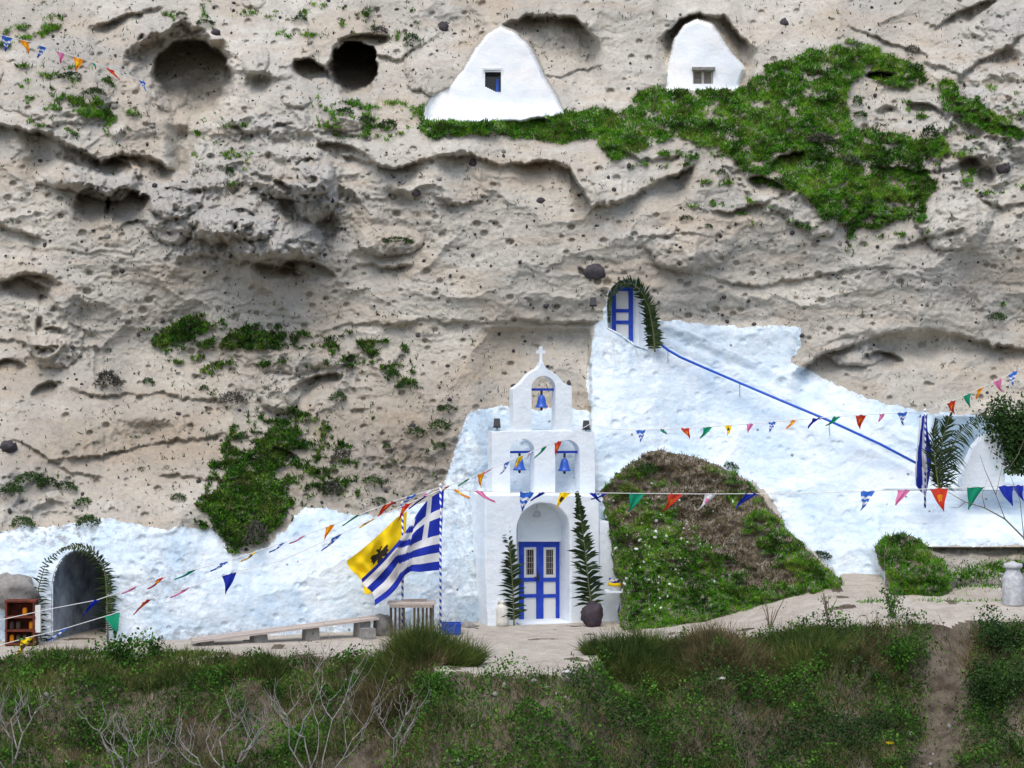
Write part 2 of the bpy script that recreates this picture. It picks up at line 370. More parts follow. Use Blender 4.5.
for k in range(330):
    u_, v_ = rr_.uniform(-240, 1270), rr_.uniform(-200, 470); p_ = bil(rz, UA, VA, np.array([u_]), np.array([v_]))[0]
    if inpoly(np.array([u_]), np.array([v_]), [(410,0),(600,0),(600,120),(410,125)])[0] or inpoly(np.array([u_]), np.array([v_]), [(640,0),(760,0),(760,95),(640,95)])[0]: continue
    s_ = rr_.uniform(7, 24)
    if bil(wb2, UA, VA, np.array([u_]), np.array([v_]))[0] > .02: continue
    if rr_.random() > .12+.75*p_: continue
    if rr_.random() < .55: hole(u_, v_, s_*rr_.uniform(.9, 1.9), s_*rr_.uniform(.5, .9), s_*.022, .75, rr_.uniform(-.5, .5), .75, tilt=.7)
    else: bulge(u_, v_, s_*rr_.uniform(1, 1.8), s_*rr_.uniform(.7, 1.1), s_*.022)
hole(180, 74, 60, 52, 1.1, .8, top=.6); hole(191, 84, 42, 47, 2.5, .5, .1, warp=.16, top=.8, tilt=.3)
hole(351, 69, 27, 29, 4.5, .5, .6, top=.8, warp=.4); hole(309, 71, 22, 13, 1.3, .6, .3, .7); hole(262, 84, 18, 14, .6, .8)
hole(90, 208, 20, 22, .75, .7, .2, top=.8, tilt=.8, warp=.5); hole(128, 210, 23, 24, .9, .7, -.2, top=.8, tilt=.8, warp=.5); hole(45, 300, 10, 8, .4, .6)
hole(326, 228, 16, 22, .6, .7); hole(275, 268, 26, 12, .6, .6, top=.6); hole(30, 288, 30, 16, .6, .6, top=.6)
hole(985, 178, 12, 14, .6, .5); hole(970, 165, 14, 10, .6, .5); hole(550, 60, 46, 34, .5, .9); hole(888, 112, 14, 8, .4, .6)
hole(195, 193, 10, 6, .4, .6); hole(40, 330, 6, 16, .5, .6); hole(880, 76, 18, 5, .7, .5); hole(400, 200, 20, 10, .3, .8); hole(1006, 60, 22, 14, .5, .8)
hole(690, 46, 40, 34, .4, .9); hole(150, 445, 80, 30, .45, 1.0); hole(900, 350, 80, 24, .5, .9); hole(232, 200, 26, 22, .35, .9)
bulge(104, 178, 38, 22, 1.1); bulge(290, 172, 44, 28, 1.1); bulge(275, 238, 52, 26, 1.0); bulge(315, 190, 24, 34, .8); bulge(250, 215, 30, 26, .7); bulge(175, 195, 30, 22, .6); bulge(60, 175, 26, 14, .5); bulge(390, 240, 30, 16, .4); bulge(440, 60, 42, 36, .5)
bulge(215, 215, 26, 30, .45); bulge(170, 215, 28, 30, .4); bulge(690, 245, 46, 26, .35); bulge(55, 325, 30, 40, .35); bulge(345, 110, 30, 22, .3)
bulge(830, 150, 110, 80, .4); bulge(60, 95, 60, 28, .3); bulge(955, 210, 40, 40, .4); bulge(300, 350, 60, 24, .3)
D += 1.0*np.exp(-((U-182-(V-150)*.0)/(4+ .16*np.clip(195-V, 0, 80)))**2)*sstep(118, 135, V)*(1-sstep(165, 198, V))
D += .35*sstep(0, 4, 592+2.5*f1-U)*sstep(0, 30, U-470)*sstep(326, 334, V)*(1-sstep(470, 490, V))      # cut rock face left of the white ramp

# white ramp: parapet face in front, stair floor sunk behind it, blue rail on the edge
edge = np.interp(U, [640,655,700,760,820,880,925,990,1290], [340,347,366,394,422,452,478,488,494])
dv = V-edge
inr = wb*sstep(640, 664, U)*(mR | (wb > .5))
D += inr*(.09*(1-sstep(-1.5, 1.0, dv))*sstep(-26, -14, dv)*(U < 935) + 0*U)
D += inr*.18*np.sin(np.clip((V-edge+26)/3.2, -60, 60)*1.0)*(dv < -3)*(dv > -30)*(U < 930)*.12
D += .35*inr*(1-sstep(-30, -26, dv))*0
# far right: courtyard behind a low stepped wall
cy = sstep(930, 942, U)*(1-sstep(480, 486, V+f1)); D += 1.6*cy*sstep(415, 440, V)
low = sstep(876, 892, U)*sstep(486, 490, V)
st = np.floor((V-490)/11.5); fr = (V-490)/11.5-st
D -= low*(.10*np.clip(st, 0, 4) + .10*sstep(.0, .16, fr))*(V < 548)*1.0
D -= .05*wb
# mound of earth against the ramp; green hump
mm = blur(mM.astype(float), 3); tM = np.interp(V, [445, 620, 720], [1.75, -.95, -3.0]) + (U-700)*-.0012
D = D*(1-mm) + mm*(np.minimum(tM, D-.1) + .34*fbm(U/38, V/24, 4, 301) + .07*pn(U/6, V/6, 302))
mh = blur(mH.astype(float), 4); tH = np.interp(V, [530, 575, 590, 720], [.55, -.25, -.4, -.4])
D = D*(1-mh) + mh*(np.minimum(tH, D-.1) + .14*fbm(U/22, V/18, 3, 305))
# cave house fronts, smooth and slightly bowed
b1 = blur(d1.astype(float), 1); t1 = 4.75 + .0009*(U-498)**2*.05 + (108-V)*.0065
D = D*(1-b1) + b1*(t1 + .03*pn(U/20, V/20, 9))
b2 = blur(d2.astype(float), 1); t2 = 6.5 + .0002*(U-704)**2 + (80-V)*.0065
D = D*(1-b2) + b2*(t2 + .03*pn(U/20, V/20, 10))
D -= .5*np.exp(-((V-122)/12.)**2)*sstep(430, 450, U)*(1-sstep(560, 585, U))

sl_ = (U > 884)*(V > 546); D = np.where(sl_ > 0, D - .032*np.clip(V-546, 0, 34)*sl_ + .1*fbm(U/20, V/10, 3, 309), D)
# grass
GRASS = [([(600,118),(635,95),(665,84),(745,80),(775,60),(820,46),(852,36),(885,48),(925,66),(932,88),(905,95),(870,80),(850,92),(850,125),(890,132),(950,140),(955,155),(925,165),(945,185),(925,200),(928,222),(870,232),(815,222),(798,195),(745,180),(735,160),(700,150),(680,140),(620,162),(590,150)],.60),
 ([(415,102),(470,103),(560,112),(610,108),(640,146),(560,144),(520,142),(470,138),(418,138)],.90),
 ([(935,75),(950,80),(975,100),(1024,130),(1034,148),(980,134),(936,112)],.70), ([(820,20),(860,2),(880,0),(850,15),(822,30)],.35),
 ([(-20,40),(0,30),(60,8),(75,25),(40,40),(0,52)],.4), ([(20,40),(70,25),(85,35),(30,48)],.5), ([(40,98),(90,85),(120,110),(115,136),(90,120),(50,112)],.5),
 ([(140,340),(180,318),(218,322),(200,340),(160,354)],.70), ([(205,342),(245,325),(288,325),(285,355),(250,358),(215,350)],.6), ([(320,337),(345,333),(352,352),(322,352)],.4),
 ([(300,410),(275,420),(235,460),(200,500),(205,520),(230,552),(262,545),(290,520),(300,500),(280,470),(300,440)],.66), ([(300,440),(335,470),(340,490),(300,500),(280,470)],.25),
 ([(325,105),(350,110),(400,128),(412,140),(380,138),(330,120)],.38), ([(130,325),(200,312),(290,320),(400,335),(430,380),(360,372),(300,372),(200,375),(150,360)],.34),([(230,420),(300,400),(350,440),(370,500),(300,505),(250,560),(215,555),(190,520),(200,470)],.40),([(300,90),(420,100),(430,140),(330,150)],.33),([(-10,60),(100,60),(150,110),(120,150),(30,140)],.27),([(160,0),(440,0),(430,50),(180,40)],.24),([(150,115),(260,115),(270,180),(200,200)],.25),([(590,140),(760,150),(940,230),(860,260),(700,220)],.26),([(880,60),(1034,90),(1034,200),(940,200)],.27), ([(0,480),(60,470),(75,490),(40,492),(0,496)],.3),
 ([(105,0),(140,0),(130,12),(110,12)],.4), ([(160,6),(200,12),(200,24),(160,18)],.4), ([(290,10),(385,0),(380,12),(330,20),(300,26)],.3), ([(600,0),(700,0),(690,8),(610,8)],.35),
 ([(190,120),(240,118),(255,150),(220,180),(205,150)],.14),([(640,20),(660,40),(600,100),(590,60)],.0),([(205,355),(240,410),(215,420),(200,400)],.22),([(985,300),(1000,318),(1034,330),(1034,300)],.3),
 ([(380,365),(430,380),(425,400),(385,385)],.35),([(400,415),(465,405),(460,470),(400,500),(360,500),(380,440)],.16),([(60,40),(110,70),(150,110),(60,120)],.12),([(0,200),(60,240),(0,260)],.06)]
gn = .5+.5*fbm(U/20, V/10, 5, 401); gn2 = .5+.5*fbm(U/5, V/4, 2, 402)
grass = np.zeros_like(U)
for poly, den in GRASS:
    m_ = blur(inpoly(UW, VW, poly).astype(float), 5); grass = np.maximum(grass, sstep(.80-den*.66, .90-den*.66, .66*gn+.34*gn2+.04 - .9*np.clip(.85-m_, 0, 1))*(m_ > .04))
gm = inpoly(U, V, MOUND)|mM
gdn = sstep(.46, .60, gn*.75+gn2*.25 + .22*sstep(480, 600, V) - .42*np.exp(-((U-685-(V-485)*.95)/29)**2)*(1-sstep(575, 600, V)) + .2*np.exp(-((V-(455+(U-655)*.7)-14)/16)**2))
grassM = mM*gdn; grassH = np.maximum(mH*sstep(.35, .5, gn*.8+gn2*.2+.08), (U > 944)*np.exp(-((V-573+(U-980)*.15)/7)**2)*1.3*sstep(.4, .6, gn*.6+gn2*.4+.1))
grass = grass*(1-white)*(1-d1)*(1-d2)*(1-mM)*(1-mH)
D = D - blur(np.maximum(grass, np.maximum(grassM, grassH)), 1)*(.06+.16*np.abs(pn(U/13, V/8, 911))+.10*np.abs(pn(U/6, V/4, 912)))
Ds = D
def Dat(u, v): return bil(Ds, UA, VA, np.asarray(u, float), np.asarray(v, float))
def Dp(u, v): return float(Dat(np.array([u]), np.array([v]))[0])
dist = 50 + D
VX = np.stack([CAM.x + (U-512)/F*dist, CAM.y + dist, CAM.z - (V-384)/F*dist], -1)
nv, nu = U.shape
idx = np.arange(nv*nu).reshape(nv, nu)
q = np.stack([idx[1:, :-1], idx[1:, 1:], idx[:-1, 1:], idx[:-1, :-1]], -1)
soil = np.clip(blur(grass, 3)*1.5, 0, .8); soil = np.maximum(soil, (mM | mH)*1.3); soil = np.maximum(soil, ((U > 884) & (V > 546))*.55)
sand = np.clip(np.exp(-((U-140)/110)**2-((V-445)/32)**2) + .7*np.exp(-((U-400)/70)**2-((V-440)/50)**2) + .5*np.exp(-((U-270)/80)**2-((V-370)/25)**2) + .35*np.exp(-((U-500)/90)**2-((V-400)/60)**2) + .5*sstep(.15, .5, pn(U/90, V/50, 777)), 0, .8)*(1-.6*rz)
soil = np.maximum(soil, .8*(np.exp(-((U-410)/70)**2-((V-455)/55)**2)+.8*np.exp(-((U-290)/60)**2-((V-490)/50)**2)+.45*np.exp(-((U-130)/130)**2-((V-445)/45)**2)+.5*np.exp(-((U-440)/90)**2-((V-75)/20)**2)))
tone = np.clip(.05 + .5*rz + .35*pn(U/60, V/60, 700) - .3*(V > 300)*(U < 420), 0, 1)
worn = np.clip(.12 + .9*(np.exp(-((U-60)/60)**2-((V-535)/16)**2) + np.exp(-((U-465)/28)**2-((V-500)/100)**2)*.6 + np.exp(-((U-165)/40)**2-((V-580)/40)**2)*.6 + np.exp(-((U-625)/30)**2-((V-350)/14)**2)*.6) + .5*np.exp(-((V-636+np.clip(U-180, 0, 300)*.04)/9)**2)*(U < 490) + .9*(blur(1-white, 5))*white, 0, 1)

# openings: real recesses are built behind them
hol = np.zeros(U.shape, bool)
def archmask(u0, u1, v0, vs, v1): return ((U > u0) & (U < u1) & (V > vs) & (V < v1)) | ((V <= vs) & ((((U-(u0+u1)/2)/((u1-u0)/2))**2 + ((V-vs)/(vs-v0))**2) < 1))
hol |= archmask(52.5, 105.5, 550, 588, 700)
hol |= archmask(607, 648, 279, 300, 349) & (V < np.interp(U, [607, 620, 634, 648], [327, 333, 343, 349]))
hol |= (U > 484.5) & (U < 500.5) & (V > 71.5) & (V < 92.5) & (V < 86+(U-484)*.5) | False
hol |= (U > 692) & (U < 713) & (V > 70) & (V < 84)
cat = np.zeros(U.shape, int); cat[mL] = 1; cat[mC] = 2; cat[mR] = 3; cat[mR & (U > 880) & (V > 487)] = 5; cat[mM] = 4; cat[mH] = 6; cat[(U > 884) & (V > 546.5 + f1) & ~mH & ~mR | (U > 884) & (V > 548)& ~mH] = 4; cat[d1] = 7; cat[d2] = 8; cat[hol] = -1; cat[(U > 884) & (V > 616)] = -1
cf = cat[:-1, :-1].copy()
hq = hol[:-1, :-1] | hol[1:, :-1] | hol[:-1, 1:] | hol[1:, 1:]; cf[hq & (hol[:-1, :-1])] = -1
VXf = VX.reshape(-1, 3)
def piece(code, name, m, parent=None):
    q_ = q[cf == code]
    used = np.unique(q_); rm = np.zeros(nv*nu, np.int32); rm[used] = np.arange(len(used))
    me = npmesh(name, VXf[used], rm[q_])
    vattr(me, 'soil', soil.ravel()[used]); vattr(me, 'tone', tone.ravel()[used]); vattr(me, 'worn', worn.ravel()[used]); vattr(me, 'sand', sand.ravel()[used])
    return link(name, me, m, parent, smooth=True)
prop(piece(0, 'cliff', M['rock']), kind='structure')
prop(piece(4, 'hillside', M['earth']), kind='structure')
prop(piece(6, 'hillside', M['earth']), kind='structure')
prop(piece(1, 'whitewashed_wall', M['whitewash']), 'long rough whitewashed rock wall around the dark cave entrance, left of the chapel', 'wall')
prop(piece(2, 'whitewashed_wall', M['whitewash']), 'whitewashed rock face directly behind the chapel bell gable', 'wall')
prop(piece(3, 'whitewashed_ramp', M['whitewash']), 'broad white painted ramp rising to the small blue cliff door, with blue rail', 'ramp')
prop(piece(5, 'low_wall', M['whitewash']), 'low white stepped wall at the right edge under the long row of pennants', 'wall')
# plateau behind the cliff's top row, so the relief is a solid hill
top = VX[0]; k = len(top); back = top.copy(); back[:, 1] += 120; back[:, 2] += 14
me = npmesh('hilltop', np.concatenate([top, back]), [(i, i+1, k+i+1, k+i) for i in range(k-1)])
vattr(me, 'soil', np.full(2*k, .5)); vattr(me, 'tone', np.full(2*k, .3))
prop(link('hilltop', me, M['earth']), kind='structure')

# ------------------------------------------------------------ ground
def gz(X, Y):
    X = np.asarray(X, float); Y = np.asarray(Y, float)
    base = .58*sstep(2.4, 8.0, X) + .115*np.clip(Y+4.3, 0, 6)*sstep(4.5, 8.5, X)
    ye = np.interp(X, [-30,-13,-5,-2.6,-1.5,1.0,2.2,5,9,13,30], [-6,-5.9,-5.7,-6.4,-8.6,-8.4,-6.0,-4.9,-4.3,-4.2,-4.5]) + .5*pn(X/1.3, Y*0, 31)
    t = np.clip(ye-Y, 0, 14); drop = .62*t - .25*(1-np.exp(-t/.5))*0
    nz = fbm(X/2.0, Y/1.6, 4, 33)*(.03+.50*sstep(0, 1.5, t)) + .012*pn(X*2.5, Y*2.5, 34)
    z = base - drop + nz
    g = np.exp(-((X-9.6-(Y+6)*.35)/.6)**2)*sstep(0, 1.0, t); z = z - .35*g          # eroded gully at the right
    z = z + .45*np.exp(-((X+2.7)/1.1)**2-((Y+7.6)/1.0)**2) + .35*np.exp(-((X-4)/1.9)**2-((Y+6.6)/.9)**2)
    up = sstep(-30, -48, Y); z = z*(1-up) + up*4.1
    far = sstep(-60, -200, Y); return z + far*6*pn(X/60, Y/60, 36), t
GX = axis(-160, 160, -17, 17, .09, 5.0); GY = np.unique(np.concatenate([np.arange(-300, -60, 10), np.arange(-60, -16, 1.0), np.arange(-16, 3.01, .08)]))
XX, YY = np.meshgrid(GX, GY); ZZ, TT = gz(XX, YY)
gi = np.arange(XX.size).reshape(XX.shape); gq = np.stack([gi[:-1, :-1], gi[:-1, 1:], gi[1:, 1:], gi[1:, :-1]], -1)
GV = np.stack([XX, YY, ZZ], -1).reshape(-1, 3)
def ground_mat(name, path):
    m = mat(name, (.3, .27, .22), .95, spec=.15); g = NG(m); p = g.geo()
    a = g.noise(p, .7, 5, .65); b = g.noise(p, 2.6, 6, .7); f = g.noise(p, 22, 3, .7)
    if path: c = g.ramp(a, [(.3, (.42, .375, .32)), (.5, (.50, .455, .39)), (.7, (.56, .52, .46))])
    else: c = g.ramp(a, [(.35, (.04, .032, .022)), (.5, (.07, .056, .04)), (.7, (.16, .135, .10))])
    c = g.mix(g.ramp(b, [(.38, .45), (.62, 0.0)]), c, (.27, .225, .17))
    v = g.voro(p, 9); c = g.mix(g.ramp(v.outputs['Distance'], [(.05, .5), (.1, 0.0)]), c, (.4, .38, .35))
    c = g.mix(g.ramp(f, [(.3, .5), (.5, 0.0)]), c, (.12, .1, .08)); g.l(c, g.b.inputs['Base Color'])
    g.l(g.bump(b, .5, .06, g.bump(f, .6, .02)), g.b.inputs['Normal']); return m
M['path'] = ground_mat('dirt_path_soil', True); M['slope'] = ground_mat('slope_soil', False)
def gpiece(mask, name, m):
    q_ = gq[mask[:-1, :-1]]; used = np.unique(q_); rm = np.zeros(XX.size, np.int32); rm[used] = np.arange(len(used))
    return prop(link(name, npmesh(name, GV[used], rm[q_]), m, smooth=True), kind='structure')
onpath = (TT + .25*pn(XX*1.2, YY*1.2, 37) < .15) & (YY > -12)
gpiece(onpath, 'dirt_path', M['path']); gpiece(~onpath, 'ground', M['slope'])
def Gz(x, y): return float(gz(np.array([x]), np.array([y]))[0][0])
def onground(u, v):                                   # where the sight line through (u, v) meets the ground
    dd = 35.0; 
    while dd < 53:
        p = P(u, v, dd-50)
        if p.z <= Gz(p.x, p.y): return p
        dd += .04
    return P(u, v, 0)
# ------------------------------------------------------------ more materials

M['rail_blue'] = mat('rail_blue_paint', (.01, .09, .55), .4, spec=.5)
M['bell_blue'] = mat('bell_blue_paint', (.02, .10, .50), .4, spec=.5)
M['dark'] = mat('dark_iron', (.03, .03, .035), .6)
M['glass'] = mat('dark_window_glass', (.02, .022, .025), .15, spec=.5)
M['white_paint'] = mat('white_paint', (.72, .72, .69), .5)
M['cloth_white'] = mat('white_cloth', (.8, .8, .8), .9); M['cloth_blue'] = mat('blue_cloth', (.015, .035, .38), .85)
M['cloth_yellow'] = mat('yellow_cloth', (.95, .66, .01), .85); M['cloth_black'] = mat('black_cloth', (.03, .025, .02), .9)
M['cloth_red'] = mat('red_cloth', (.62, .05, .025), .85); M['cloth_green'] = mat('green_cloth', (.01, .30, .16), .85)
M['cloth_pink'] = mat('pink_cloth', (.75, .22, .42), .85); M['cloth_orange'] = mat('orange_cloth', (.85, .30, .01), .85)
M['cloth_sky'] = mat('mid_blue_cloth', (.04, .16, .60), .85)
for k in ('white', 'blue', 'yellow', 'red', 'green', 'pink', 'orange', 'sky', 'black'):      # thin cloth lets some light through
    m = M['cloth_'+k]; t = m.node_tree; b = t.nodes['Principled BSDF']; tr = t.nodes.new('ShaderNodeBsdfTranslucent')
    tr.inputs['Color'].default_value = b.inputs['Base Color'].default_value
    mx = t.nodes.new('ShaderNodeMixShader'); mx.inputs[0].default_value = .3
    t.links.new(b.outputs[0], mx.inputs[1]); t.links.new(tr.outputs[0], mx.inputs[2]); t.links.new(mx.outputs[0], t.nodes['Material Output'].inputs[0])
def noisy(name, c1, c2, sc=6, rough=.9, stretch=(1, 1, 1), bump=.4):
    m = mat(name, c1, rough, spec=.2); g = NG(m); p = g.mapping(g.coord(), stretch); n_ = g.noise(p, sc, 5, .7)
    g.l(g.ramp(n_, [(.35, c1), (.65, c2)]), g.b.inputs['Base Color']); g.l(g.bump(n_, bump, .03), g.b.inputs['Normal']); return m
M['wood'] = noisy('weathered_wood', (.42, .36, .30), (.26, .22, .19), 5, stretch=(1, 6, 6)); M['plank'] = noisy('pale_plank', (.58, .50, .43), (.40, .34, .30), 4, stretch=(.7, 6, 6))
M['darkwood'] = noisy('dark_slat_wood', (.10, .065, .045), (.05, .035, .03), 8)
M['redwood'] = noisy('rusty_red_wood', (.20, .045, .025), (.07, .03, .02), 7)
M['lava'] = noisy('dark_lava_stone', (.05, .045, .05), (.09, .08, .085), 9, bump=.8)
M['stone'] = noisy('grey_stone', (.34, .32, .29), (.2, .19, .175), 7, bump=.8)
M['pail'] = noisy('old_white_metal', (.66, .67, .68), (.40, .41, .42), 9, rough=.55)
M['cream'] = noisy('cream_plastic', (.72, .70, .62), (.62, .60, .52), 5, rough=.5)
M['bluebox'] = mat('blue_plastic', (.01, .06, .42), .4, spec=.5)
M['darkpot'] = noisy('dark_sack', (.035, .03, .045), (.07, .05, .05), 9, rough=.6)
M['canal_rock'] = noisy('dark_cave_rock', (.10, .095, .09), (.05, .05, .05), 4)
M['cave_wash'] = noisy('shade_toned_whitewash', (.42, .48, .55), (.14, .16, .19), 1.4)  # whitewash with the cave's inner shade put into its colour, as dark mottling
M['blue'] = noisy('worn_blue_paint', (.012, .04, .40), (.03, .085, .48), 4, rough=.55, bump=.3)
# stripes wound round a pole
def stripe_mat():
    m = mat('blue_white_striped_paint', (.8, .8, .8), .5); g = NG(m); c = g.coord(); s = g.n('ShaderNodeSeparateXYZ'); g.l(c, s.inputs[0])
    an = g.math('ARCTAN2', s.outputs[1], s.outputs[0]); ph = g.math('ADD', g.math('MULTIPLY', s.outputs[2], 2*math.pi/.16), an)
    f = g.math('GREATER_THAN', g.math('SINE', ph), 0.0); g.l(g.mix(f, (.78, .78, .78), (.015, .04, .40)), g.b.inputs['Base Color']); return m
M['stripes'] = stripe_mat()

# ------------------------------------------------------------ chapel, turned 15 degrees so its left side shows
CA = math.radians(15); cx0, cy0 = P(546, 624, 0).x, 0.0
def LX(u, y): k = (u-512)/F; return (k*(50+y*math.cos(CA)) - cx0 + y*math.sin(CA))/(math.cos(CA)-k*math.sin(CA))
def LZ(v, x, y): return 6 - (v-384)/F*(50 + x*math.sin(CA) + y*math.cos(CA))
def LP(pts, y): return [(LX(u, y), LZ(v, LX(u, y), y)) for u, v in pts]
def arch(u0, u1, v0, vb, n=18, rv=None):               # opening outline, left foot up and over to right foot
    r = (u1-u0)/2; rv = rv or r; c = (u0+u1)/2
    return [(u0, vb)] + [(c - r*math.cos(math.pi*i/n), v0+rv-rv*math.sin(math.pi*i/n)) for i in range(n+1)] + [(u1, vb)]
def wob(pts, a=.4, step=6):                            # hand-plastered edge
    o = []
    for i in range(len(pts)):
        p, q_ = pts[i], pts[(i+1) % len(pts)]; n_ = max(1, int(math.dist(p, q_)/step))
        for k in range(n_):
            t = k/n_; o.append((p[0]+(q_[0]-p[0])*t + (random.uniform(-a, a)), p[1]+(q_[1]-p[1])*t + random.uniform(-a, a)))
    return o
def bev(o, w=.03):
    m_ = o.modifiers.new('bevel', 'BEVEL'); m_.width = w; m_.segments = 3; m_.limit_method = 'ANGLE'; m_.angle_limit = math.radians(50); m_.harden_normals = False; return o
chapel = empty('chapel', (cx0, cy0, 0), 'small white chapel front with triple bell gable, cross and blue double door', 'chapel', rz=CA)
a0 = arch(517, 570, 503, 632)
mb = MB().prism([LP(wob([(486, 632), (484.5, 560), (485, 495), (599.5, 495.5), (600, 632)][:], .35)[:], 0)], 1.05, 2.2)
mb.build('rear_wall', M['plaster'], chapel)
out = [(488, 632), (485, 560), (485, 495), (542, 494.3), (599.5, 495.5), (600, 632)] + a0[::-1]
bev(MB().prism([LP(out, 0)], 0, 1.048).build('porch', M['plaster'], chapel), .04)
MB().prism([LP([(599, 521), (608, 521), (609, 531), (611, 545), (613, 562), (614, 574), (620, 584), (621, 596), (617, 612), (618, 634), (599, 634)], .1)], .06, .9).build('buttress', M['plaster'], chapel)
MB().prism([LP([(517, 541.5), (517, 500), (572, 500), (572, 541.5)], .85)], .80, 1.046).build('tympanum', M['plaster'], chapel)
lo = wob([(490, 500), (490, 432), (510, 431), (570, 431), (592, 432), (593, 500)], .3, 8)
h1_ = arch(508, 532.5, 438.5, 494.5)[::-1]; h2_ = arch(553, 577.5, 439.5, 494.5)[::-1]
bev(MB().prism([LP(lo, .75), LP(h1_, .75), LP(h2_, .75)], .55, 1.0).build('belfry', M['plaster'], chapel), .02)
up = [(512, 431.6), (511.5, 400), (511.5, 389), (515, 386.5), (519.5, 383.5), (523, 379), (527, 374.5), (532, 371), (536, 369), (538.6, 366), (540, 362), (541.6, 362), (543, 366), (545.5, 369), (550, 371.5), (555, 374.5), (559, 379), (562.5, 383), (566, 385), (570, 386), (570.3, 400), (570.5, 431.6)]
h3_ = arch(530, 554, 376, 430.5)[::-1]
bev(MB().prism([LP(up, .75), LP(h3_, .75)], .6, .96).build('gable', M['plaster'], chapel), .02)
cr = MB(); xx = LX(540.7, .78); z1 = LZ(364, xx, .78); z0 = LZ(346.5, xx, .78)
cr.box((xx, .78, (z1+z0)/2), (.075, .07, z0-z1)); cr.box((xx, .78, LZ(352, xx, .78)), (.24, .066, .075)); cr.build('cross', M['plaster'], chapel)
# door: two leaves with glazed upper panels
y = .99
def Lbox(mb_, u0, u1, v0, v1, y0, y1):
    ym = (y0+y1)/2; x0, x1 = LX(u0, ym), LX(u1, ym); za, zb = LZ(v0, (x0+x1)/2, ym), LZ(v1, (x0+x1)/2, ym)
    mb_.box(((x0+x1)/2, ym, (za+zb)/2), (abs(x1-x0), y1-y0, abs(za-zb))); return mb_
d_ = MB(); Lbox(d_, 519.5, 523.5, 541, 623, .93, 1.03); Lbox(d_, 536, 543, 541, 623, .93, 1.03); Lbox(d_, 555.5, 559.5, 541, 623, .93, 1.03)
for v0, v1 in ((541, 547), (577.5, 581.5), (594, 597.5), (619.5, 623)):
    Lbox(d_, 523.2, 536.3, v0, v1, .935, 1.028); Lbox(d_, 542.7, 555.8, v0, v1, .935, 1.028)
door = d_.build('door', M['blue'], chapel)
for a_, b_ in ((523.5, 536), (543, 555.5)):
    for v0, v1 in ((581.5, 594), (597.5, 619.5)): Lbox(MB(), a_, b_, v0, v1, .965, 1.02).build('panel', M['white_paint'], door)
    w_ = MB(); Lbox(w_, a_, a_+2.6, 547, 577.5, .955, 1.02); Lbox(w_, b_-2.6, b_, 547, 577.5, .955, 1.02)
    Lbox(w_, a_+2.6, b_-2.6, 547, 549.5, .956, 1.019); Lbox(w_, a_+2.6, b_-2.6, 574.5, 577.5, .956, 1.019); w_.build('window_frame', M['white_paint'], door)
    Lbox(MB(), a_+2.6, b_-2.6, 549.5, 574.5, .985, 1.015).build('window_pane', M['glass'], door)
    g_ = MB()
    for k in range(3): Lbox(g_, a_+3.6+k*2.2, a_+4.2+k*2.2, 549.5, 574.5, .97, .98)
    for v in (556, 562, 568): Lbox(g_, a_+2.6, b_-2.6, v, v+.7, .966, .976)
    g_.build('grille', M['wood'], door)
hb = MB(); xh = LX(538, .9); hb.box((xh, .90, LZ(577, xh, .9)), (.05, .06, .16)); hb.tube([(xh, .88, LZ(577, xh, .9)), (xh-.1, .87, LZ(577, xh, .9))], .013); hb.build('handle', M['dark'], door)
xs_ = LX(538, .4); MB().box((LX(540, .5), .55, -.03), (1.3, 1.2, .1)).build('doorstep', M['plaster'], chapel)
lampb = MB(); zl = LZ(514, xs_, .5); lampb.tube([(xs_, .5, LZ(503, xs_, .5)), (xs_, .5, zl+.07)], .012).lathe((xs_, .5, zl-.09), [(.03, 0), (.09, .02), (.11, .08), (.07, .15), (.02, .17)], 12)
prop(lampb.build('hanging_lamp', M['pail'], None, True, M=chapel.matrix_basis if False else Matrix.Translation((cx0, cy0, 0)) @ Matrix.Rotation(CA, 4, 'Z')), 'small glass lamp hanging inside the arch above the chapel door', 'lamp')
LM = Matrix.Translation((cx0, cy0, 0)) @ Matrix.Rotation(CA, 4, 'Z')
for (uc, vb, u0, u1, sz, lab) in ((541.5, 389.5, 531, 553, 1.0, 'blue bell hanging alone in the topmost arch of the chapel gable'),
                              (519.5, 452, 508.5, 532, 1.0, 'blue bell in the left of the two lower gable arches'),
                              (564.5, 452, 553.5, 577, 1.05, 'blue bell in the right of the two lower gable arches')):
    ya = .78; x = LX(uc, ya); zb = LZ(vb, x, ya); t = empty('bell', LM @ Vector((x, ya, zb)), lab, 'bell', 'bells hanging in the chapel gable', CA)
    wd = (LX(u1, ya)-LX(u0, ya)); MB().box(((LX(u0, ya)+LX(u1, ya))/2-x, 0, 0), (wd+.06, .07, .06)).build('beam', M['blue'], t)
    MB().box((0, 0, -.08), (.05, .05, .13)).build('yoke', M['dark'], t)
    MB().lathe((0, 0, -.46*sz), [(.165, 0), (.17, .02), (.14, .05), (.115, .12), (.10, .22), (.075, .29), (.03, .325)], 18).build('bell_body', M['bell_blue'], t, True)
    MB().lathe((0, 0, -.54*sz), [(.012, 0), (.035, .03), (.035, .06), (.012, .10), (.01, .2)], 8).build('clapper', M['dark'], t, True)

